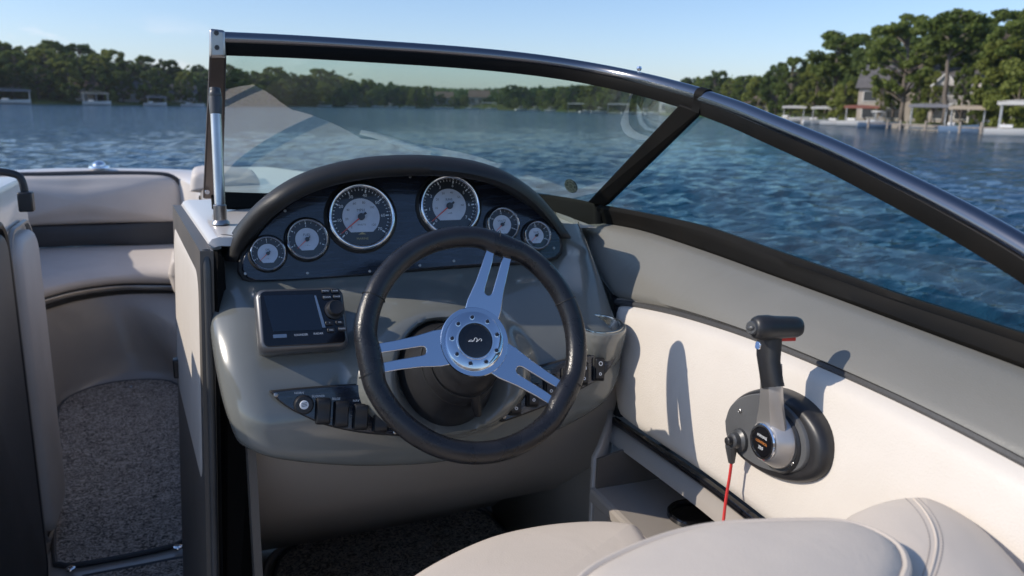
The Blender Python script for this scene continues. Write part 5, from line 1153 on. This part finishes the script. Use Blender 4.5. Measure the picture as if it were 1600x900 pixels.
# kill switch and lanyard
ku, kv = TH.hit(1151, 688, .03); kq = TH.at(ku, kv, .022)
b = MB(); b.lathe(kq, [(.016, 0), (.0155, .006), (.011, .009), (.0105, .016), (.0085, .018)], n=28, cap1=True); b.build('stop_switch', M['darkmet'], thT)
b = MB(); b.lathe(kq, [(.006, .018), (.0055, .024), (.004, .025)], n=20, cap1=True); b.build('stop_button', M['blackp'], thT)
ln = thing('kill_cord', 'thin red lanyard hanging from the stop switch of the throttle', 'cord', kq.O)
k0 = kq.pt(-.002, -.008, .014); k1 = TH.pt(*TH.hit(1143, 722, .030), .030)
b = MB(); b.tube([k0, k0+(k1-k0)*.4, k1], [.0085, .007, .0045], n=10); b.build('clip', M['darkmet'], ln)
cordp = cat([k1, TH.pt(*TH.hit(1140, 745, .030), .030), TH.pt(*TH.hit(1135, 775, .031), .031), TH.pt(*TH.hit(1131, 808, .034), .034), TH.pt(*TH.hit(1127, 850, .04), .040)], 30)
b = MB(); b.tube(cordp, .0021, n=8); b.build('cord', M['redcord'], ln)
for k in (26, 27, 22): 
    b = MB(); b.ell(cordp[k], (.0034, .0034, .0026)); b.build('knot', M['redcord'], ln)

# ================================================================== HELM SEAT
hs = thing('captain_chair', 'cream vinyl helm bucket seat with rounded bolsters filling the foreground', 'seat', (.45, .45, 0))
def pillow(outline, zb, zt, dome, name, matn, q=None, edge=.04, n=90, z=None, parent=hs):
    """cushion: px outline on a horizontal plane, thick, domed, rolled edge"""
    P = [aZ(x, y, zt) for x, y in outline]; P.append(P[0]); P = cat(P, n+1)[:-1]; A = np.array(P); c = A.mean(0)
    nr = []
    for i in range(n):
        t = A[(i+1) % n]-A[i-1]; t /= np.linalg.norm(t)+1e-9; v = np.array([t[1], -t[0], 0]); nr.append(v if v@(A[i]-c) > 0 else -v)
    nr = np.array(nr); rows = []
    for ang in np.linspace(-90, 0, 5)[:-1]: rows.append(A-nr*edge*(1-math.cos(math.radians(ang)))+np.array([0, 0, (zb-zt)+edge+edge*math.sin(math.radians(ang))]))
    for ang in np.linspace(0, 80, 7): rows.append(A-nr*edge*(1-math.cos(math.radians(ang)))+np.array([0, 0, -edge+edge*math.sin(math.radians(ang))]))
    base = rows[-1]; cc = base.mean(0)
    for k in (.85, .7, .55, .4, .25, .1, .02):
        rows.append(np.array([cc+(p-cc)*k+np.array([0, 0, dome*(1-k*k)]) for p in base]))
    m_ = MB(); m_.grid([list(r) for r in rows], cu=True, cap=True); return m_.build(name, M[matn], parent, smooth=80), A, nr, rows
pillow([(560, 960), (620, 900), (680, 862), (760, 827), (840, 809), (920, 802), (985, 806), (1012, 822), (1040, 900), (1000, 1100), (700, 1150)], .56, .70, .008, 'seat_cushion', 'creams', edge=.03)
o_, A, nr, rows = pillow([(870, 930), (900, 880), (960, 845), (1040, 815), (1120, 799), (1220, 794), (1310, 795), (1370, 810), (1415, 836), (1432, 868), (1425, 900), (1400, 1000), (1200, 1100), (900, 1050)], .80, .905, .008, 'seat_cushion', 'creams', edge=.03)
for dz, of in ((-.011, -.0060), (-.026, -.0005)):
    m_ = MB(); m_.tube([p+n_*of+np.array([0, 0, dz]) for p, n_ in zip(A, nr)], .0042, n=8, closed=True); m_.build('welt', M['creams'], hs)
# wrap-around back bolster with a double stitched seam
o2_, A2, nr2, rows2 = pillow([(1270, 830), (1285, 796), (1320, 767), (1380, 750), (1440, 750), (1505, 770), (1565, 805), (1625, 862), (1700, 960), (1720, 1100), (1450, 1150), (1290, 1000)], .66, .875, .012, 'back_bolster', 'creams', edge=.055)
dg_ = bpy.context.evaluated_depsgraph_get()
from mathutils.bvhtree import BVHTree
dgo = o2_; bvh = BVHTree.FromPolygons([v.co+dgo.parent.location for v in dgo.data.vertices], [tuple(p.vertices) for p in dgo.data.polygons])
def onto(px, py, lift=.0):
    d = Vector(ray(px, py)).normalized(); r = bvh.ray_cast(Vector(CAM), d); 
    return None if r[0] is None else np.array(r[0]-d*lift)
for pts in (((1372, 752), (1420, 768), (1455, 800), (1472, 840), (1468, 880), (1450, 930)), ((1352, 755), (1402, 770), (1436, 802), (1452, 840), (1448, 880), (1430, 930))):
    path = [onto(*c_) for c_ in cat(np.array(pts, float), 150)]; path = [p for p in path if p is not None]
    k = 0
    st = MB()
    for i in range(0, len(path)-3, 3): st.tube([path[i], path[i+1], path[i+2]], .0007, n=4)
    o_s = st.build('stitching', M['stitch'], hs); o_s['kind'] = 'stuff'
path = [onto(*c_) for c_ in cat(np.array([(1362, 752), (1412, 768), (1446, 800), (1463, 840), (1459, 880), (1441, 930)], float), 60)]; path = [p for p in path if p is not None]
st = MB(); st.tube(path, .0012, n=8); st.build('seam', M['creams'], hs)
pb_m = MB(); pb_m.box((.5, .42, .22), (.22, .24, .22)); pb_m.build('seat_base', M['gelt'], hs, bevel=.03)

# ================================================================== BOW
bw = thing('bow_lounge', 'cream bow lounge with tall backrest beyond the open walkway', 'bench seat', (-.5, 4.2, 0))
YB = 4.35
def cushion_face(px_pts, Y, depth, name, matn, parent, edge=.03, bulge=.02, n=80, lean=0.0):
    P = [aY(x, y, Y) for x, y in px_pts]; P.append(P[0]); P = cat(P, n+1)[:-1]; A = np.array(P); c = A.mean(0)
    nr = np.array([(lambda v: v/np.linalg.norm(v))((A[i]-c)*np.array([1, 0, 1.5])) for i in range(n)]); rows = []
    rows.append(A+np.array([0, depth, 0]))
    for ang in np.linspace(0, 85, 6): rows.append(A-nr*edge*(1-math.cos(math.radians(ang)))+np.array([0, edge-edge*math.sin(math.radians(ang)), 0]))
    base = rows[-1]; cc = base.mean(0)
    for k in (.8, .6, .4, .2, .02): rows.append(np.array([cc+(p-cc)*k+np.array([0, -bulge*(1-k*k), 0]) for p in base]))
    m_ = MB(); m_.grid([list(r) for r in rows], cu=True, cap=True); return m_.build(name, M[matn], parent, smooth=80)
def hit4(pts): return pts
cushion_face([(-40, 275), (60, 274), (150, 272), (240, 273), (268, 278), (281, 293), (286, 320), (284, 344), (270, 348), (180, 350), (60, 354), (-40, 356)], YB, .12, 'backrest', 'bowv', bw, edge=.05, bulge=.03)
cushion_face([(-40, 356), (60, 353), (180, 350), (290, 347), (292, 384), (180, 384), (60, 388), (-40, 392)], YB+.02, .10, 'back_band', 'charc', bw, edge=.02, bulge=.008)
m_ = MB(); m_.tube(cat([aY(x, y, YB+.035) for x, y in ((-40, 273), (60, 272), (150, 270), (240, 271), (270, 276), (284, 292), (289, 320), (287, 346))], 50), .010, n=8); m_.build('piping', M['charc'], bw)
# seat top with rolled front, curved in plan
fe = cat([aY(x, y, Y_) for x, y, Y_ in ((-60, 500, 3.35), (20, 484, 3.55), (70, 468, 3.72), (120, 455, 3.84), (180, 447, 3.92), (240, 446, 3.94), (300, 448, 3.90), (360, 452, 3.8))], 40)
be = [np.array([-1.5+i/39*1.75, YB+.03, .62]) for i in range(40)]
bez = aY(170, 386, YB)[2]
rows = []
for f_, b_ in zip(fe, be):
    b_ = np.array([f_[0]*1.0+(b_[0]-f_[0])*.3, YB+.05, bez]); zt_ = bez-.035; fr = np.array([f_[0], f_[1], 0])
    rows.append([b_, b_+(np.array([f_[0], f_[1], zt_])-b_)*.5+np.array([0, 0, .01]), np.array([f_[0], f_[1]+.14, zt_+.004]), np.array([f_[0], f_[1]+.06, zt_-.004]), np.array([f_[0], f_[1]+.02, zt_-.025]), np.array([f_[0], f_[1], f_[2]+.04]), np.array([f_[0], f_[1]+.004, f_[2]+.012]), np.array([f_[0], f_[1]+.03, f_[2]])])
m_ = MB(); m_.grid(rows); m_.build('seat_cushion', M['bowv'], bw, smooth=80)
m_ = MB(); m_.sweep([p+np.array([0, .008, -.012]) for p in fe], rrect(.012, .022, .004), (0, 0, 1)); m_.build('trim_strip', M['brush'], bw)
m_ = MB(); m_.sweep([p+np.array([0, .028, -.020]) for p in fe], rrect(.03, .05, .004), (0, 0, 1)); m_.build('shadow_gap', M['rubber'], bw)
fl = cat([aZ(x, y, 0) for x, y in ((60, 700), (84, 650), (100, 626), (140, 607), (200, 594), (250, 591), (285, 600), (300, 640), (310, 700))], 40)
rows = []
for f_, g_ in zip(fe, fl): rows.append([f_+np.array([0, .03, -.03]), f_*.7+g_*.3+np.array([0, .03, 0]), f_*.3+g_*.7+np.array([0, .02, 0]), g_+np.array([0, .01, .04]), g_+np.array([0, -.015, .012]), g_+np.array([0, -.05, .004])])
m_ = MB(); m_.grid(rows); m_.build('base', M['gelt'], bw, smooth=70)
# bow coaming: white deck around the seat
bd_ = thing('bow_deck', 'white moulded bow deck rim behind the bow seat backrest', 'deck', (-.5, 4.6, .9))
rim_i = cat([aY(x, y, Y_) for x, y, Y_ in ((-200, 300, 3.2), (-60, 280, 4.0), (20, 274, YB+.08), (90, 270, YB+.16), (180, 270, YB+.16), (260, 272, YB+.1), (292, 282, YB-.1), (310, 300, YB-.6))], 40)
rows = []
for i, p in enumerate(rim_i):
    t = rim_i[min(i+1, 39)]-rim_i[max(i-1, 0)]; t /= np.linalg.norm(t); o2 = np.array([-t[1], t[0], 0]); 
    rows.append([p+np.array([0, 0, -.30]), p+np.array([0, 0, -.02]), p+o2*.02+np.array([0, 0, .0]), p+o2*.14+np.array([0, 0, .012]), p+o2*.26+np.array([0, 0, .0]), p+o2*.30+np.array([0, 0, -.03]), p+o2*.30+np.array([0, 0, -.25])])
m_ = MB(); m_.grid(rows); m_.build('rim', M['gelw'], bd_, smooth=50)
nl = aY(155, 262, YB+.25); nq = Plane(nl, (0, 0, 1))
nv = thing('bow_light', 'small chrome domed bow light on the white deck rim', 'light', nl)
b = MB(); b.lathe(nq, [(.05, 0), (.048, .008), (.034, .012)], n=24); b.build('base', M['chrome'], nv)
b = MB(); b.ell(nq.pt(0, 0, .010), (.032, .045, .026)); b.build('dome', M['chrome'], nv)
# starboard bow side: inner liner from the console forward
m_ = MB(); rows = []
for x_, y_ in ((-.065, 1.93), (-.03, 2.4), (-.02, 3.0), (-.03, 3.7), (-.06, 4.4)): rows.append([(x_+.04, y_, .93), (x_, y_, .90), (x_-.005, y_, .5), (x_-.05, y_, .0)])
m_.grid(rows); m_.build('starboard_liner', M['gelt'], bd_, smooth=50)
m_ = MB(); m_.grid([[(-.02, 1.95, .93), (.4, 1.95, .95), (1.1, 1.9, .95)], [(-.0, 3.0, .92), (.4, 3.0, .93), (.9, 2.9, .93)], [(-.03, 4.4, .91), (.1, 4.5, .91), (.3, 4.5, .91)]]); m_.build('starboard_deck', M['gelw'], bd_, smooth=50)
sc3 = MB(); sc3.grid([]) if False else None
cushion_face([(296, 300), (300, 274), (316, 268), (345, 268), (400, 275), (400, 300), (345, 306)], 3.4, .3, 'side_cushion', 'bowv', bw, edge=.03, bulge=.02)
cushion_face([(262, 430), (268, 408), (282, 400), (300, 400), (310, 440), (300, 462), (275, 462)], 3.6, .3, 'side_seat', 'bowv', bw, edge=.03, bulge=.02)

m_ = MB(); m_.grid([[(x-.3, y, .93), (x-.01, y, .93), (x, y, .90), (x, y, .4), (x+.03, y, .0)] for x, y in ((-.56, 2.6), (-.66, 3.0), (-.85, 3.5), (-1.1, 4.0), (-1.3, 4.4))]); m_.build('port_liner', M['gelt'], bd_, smooth=50)
# ================================================================== PORT CONSOLE
pc = thing('port_console', 'white topped port console with padded door at the left edge of the photo', 'console', (-.6, 2.2, 0))
pa, pb2 = aZ(0, 322, ZD), aZ(32, 285, ZD)
XP = -.470
def pp_(y, z, out=0): return np.array([XP-.02*(y-1.9)+out, y, z])
m_ = MB(); m_.grid([[(-1.5, y, ZD+.0), pp_(y, ZD, -.03), pp_(y, ZD-.004, -.010), pp_(y, ZD-.02, -.002), pp_(y, .90), pp_(y, .0)] for y in (1.05, 1.5, 1.9, 2.3, 2.56, 2.60)]); m_.build('body', M['gelw'], pc, smooth=45)
m_ = MB(); m_.box((-.98, 1.22, 1.075), (.46, .36, .055)); m_.build('shade_block', M['hood'], pc, bevel=.03, seg=4)  # unseen block added to raise the shadow on the helm side pad
# padded door on its side facing the walkway
def ppad(y0, y1, z0, z1, r, h, ins=0):
    o = []
    for cy_, cz_, a in ((y1-r, z1-r, 0), (y0+r, z1-r, 90), (y0+r, z0+r, 180), (y1-r, z0+r, 270)):
        for x in np.linspace(0, 90, 7): an = math.radians(a+x); o.append(pp_(cy_+(r-ins)*math.cos(an), cz_+(r-ins)*math.sin(an), h))
    return o
m_ = MB(); m_.grid([ppad(2.26, 2.53, .08, .90, .07, h, i_) for h, i_ in ((0, 0), (.018, 0), (.028, .008), (.032, .02))], cu=True, cap=True); m_.build('door_pad', M['bowv'], pc, smooth=60)
m_ = MB(); m_.tube(ppad(2.24, 2.55, .06, .92, .08, .010), .007, n=6, closed=True); m_.build('door_edge', M['pipe'], pc)
m_ = MB(); m_.grid([ppad(1.60, 2.17, .02, .94, .06, h, i_) for h, i_ in ((0, 0), (.018, 0), (.024, .006))], cu=True, cap=True); m_.build('aft_panel', M['charc'], pc, smooth=60)
m_ = MB(); m_.tube(ppad(1.58, 2.19, .0, .96, .07, .012), .011, n=8, closed=True); m_.build('aft_panel_seal', M['blackp'], pc)
# black grab rail
gh = thing('grab_rail', 'black bent tube grab rail on the port console top', 'rail', aZ(20, 290, ZD))
b = MB(); b.tube(cat([aY(-60, 262, 2.25), aY(-10, 267, 2.25), aY(18, 271, 2.25), aY(31, 277, 2.25), aY(37, 292, 2.25), aY(40, 312, 2.25)], 30), .009, n=12); b.build('tube', M['blackp'], gh)
b = MB(); b.box(aY(41, 315, 2.24), (.016, .016, .024)); b.build('bracket', M['blackp'], gh, bevel=.004)

# ================================================================== COCKPIT BEHIND THE VIEWER (seen in the mirror-like metal and glass)
rb = thing('rear_bench', 'cream rear bench seat behind the viewpoint', 'bench seat', (0, -1.9, 0))
m_ = MB(); m_.box((-.1, -1.75, .22), (.85, .32, .22)); m_.build('base', M['bowv'], rb, bevel=.06)
m_ = MB(); m_.box((-.1, -2.1, .55), (.9, .10, .32)); m_.build('backrest', M['bowv'], rb, bevel=.06)
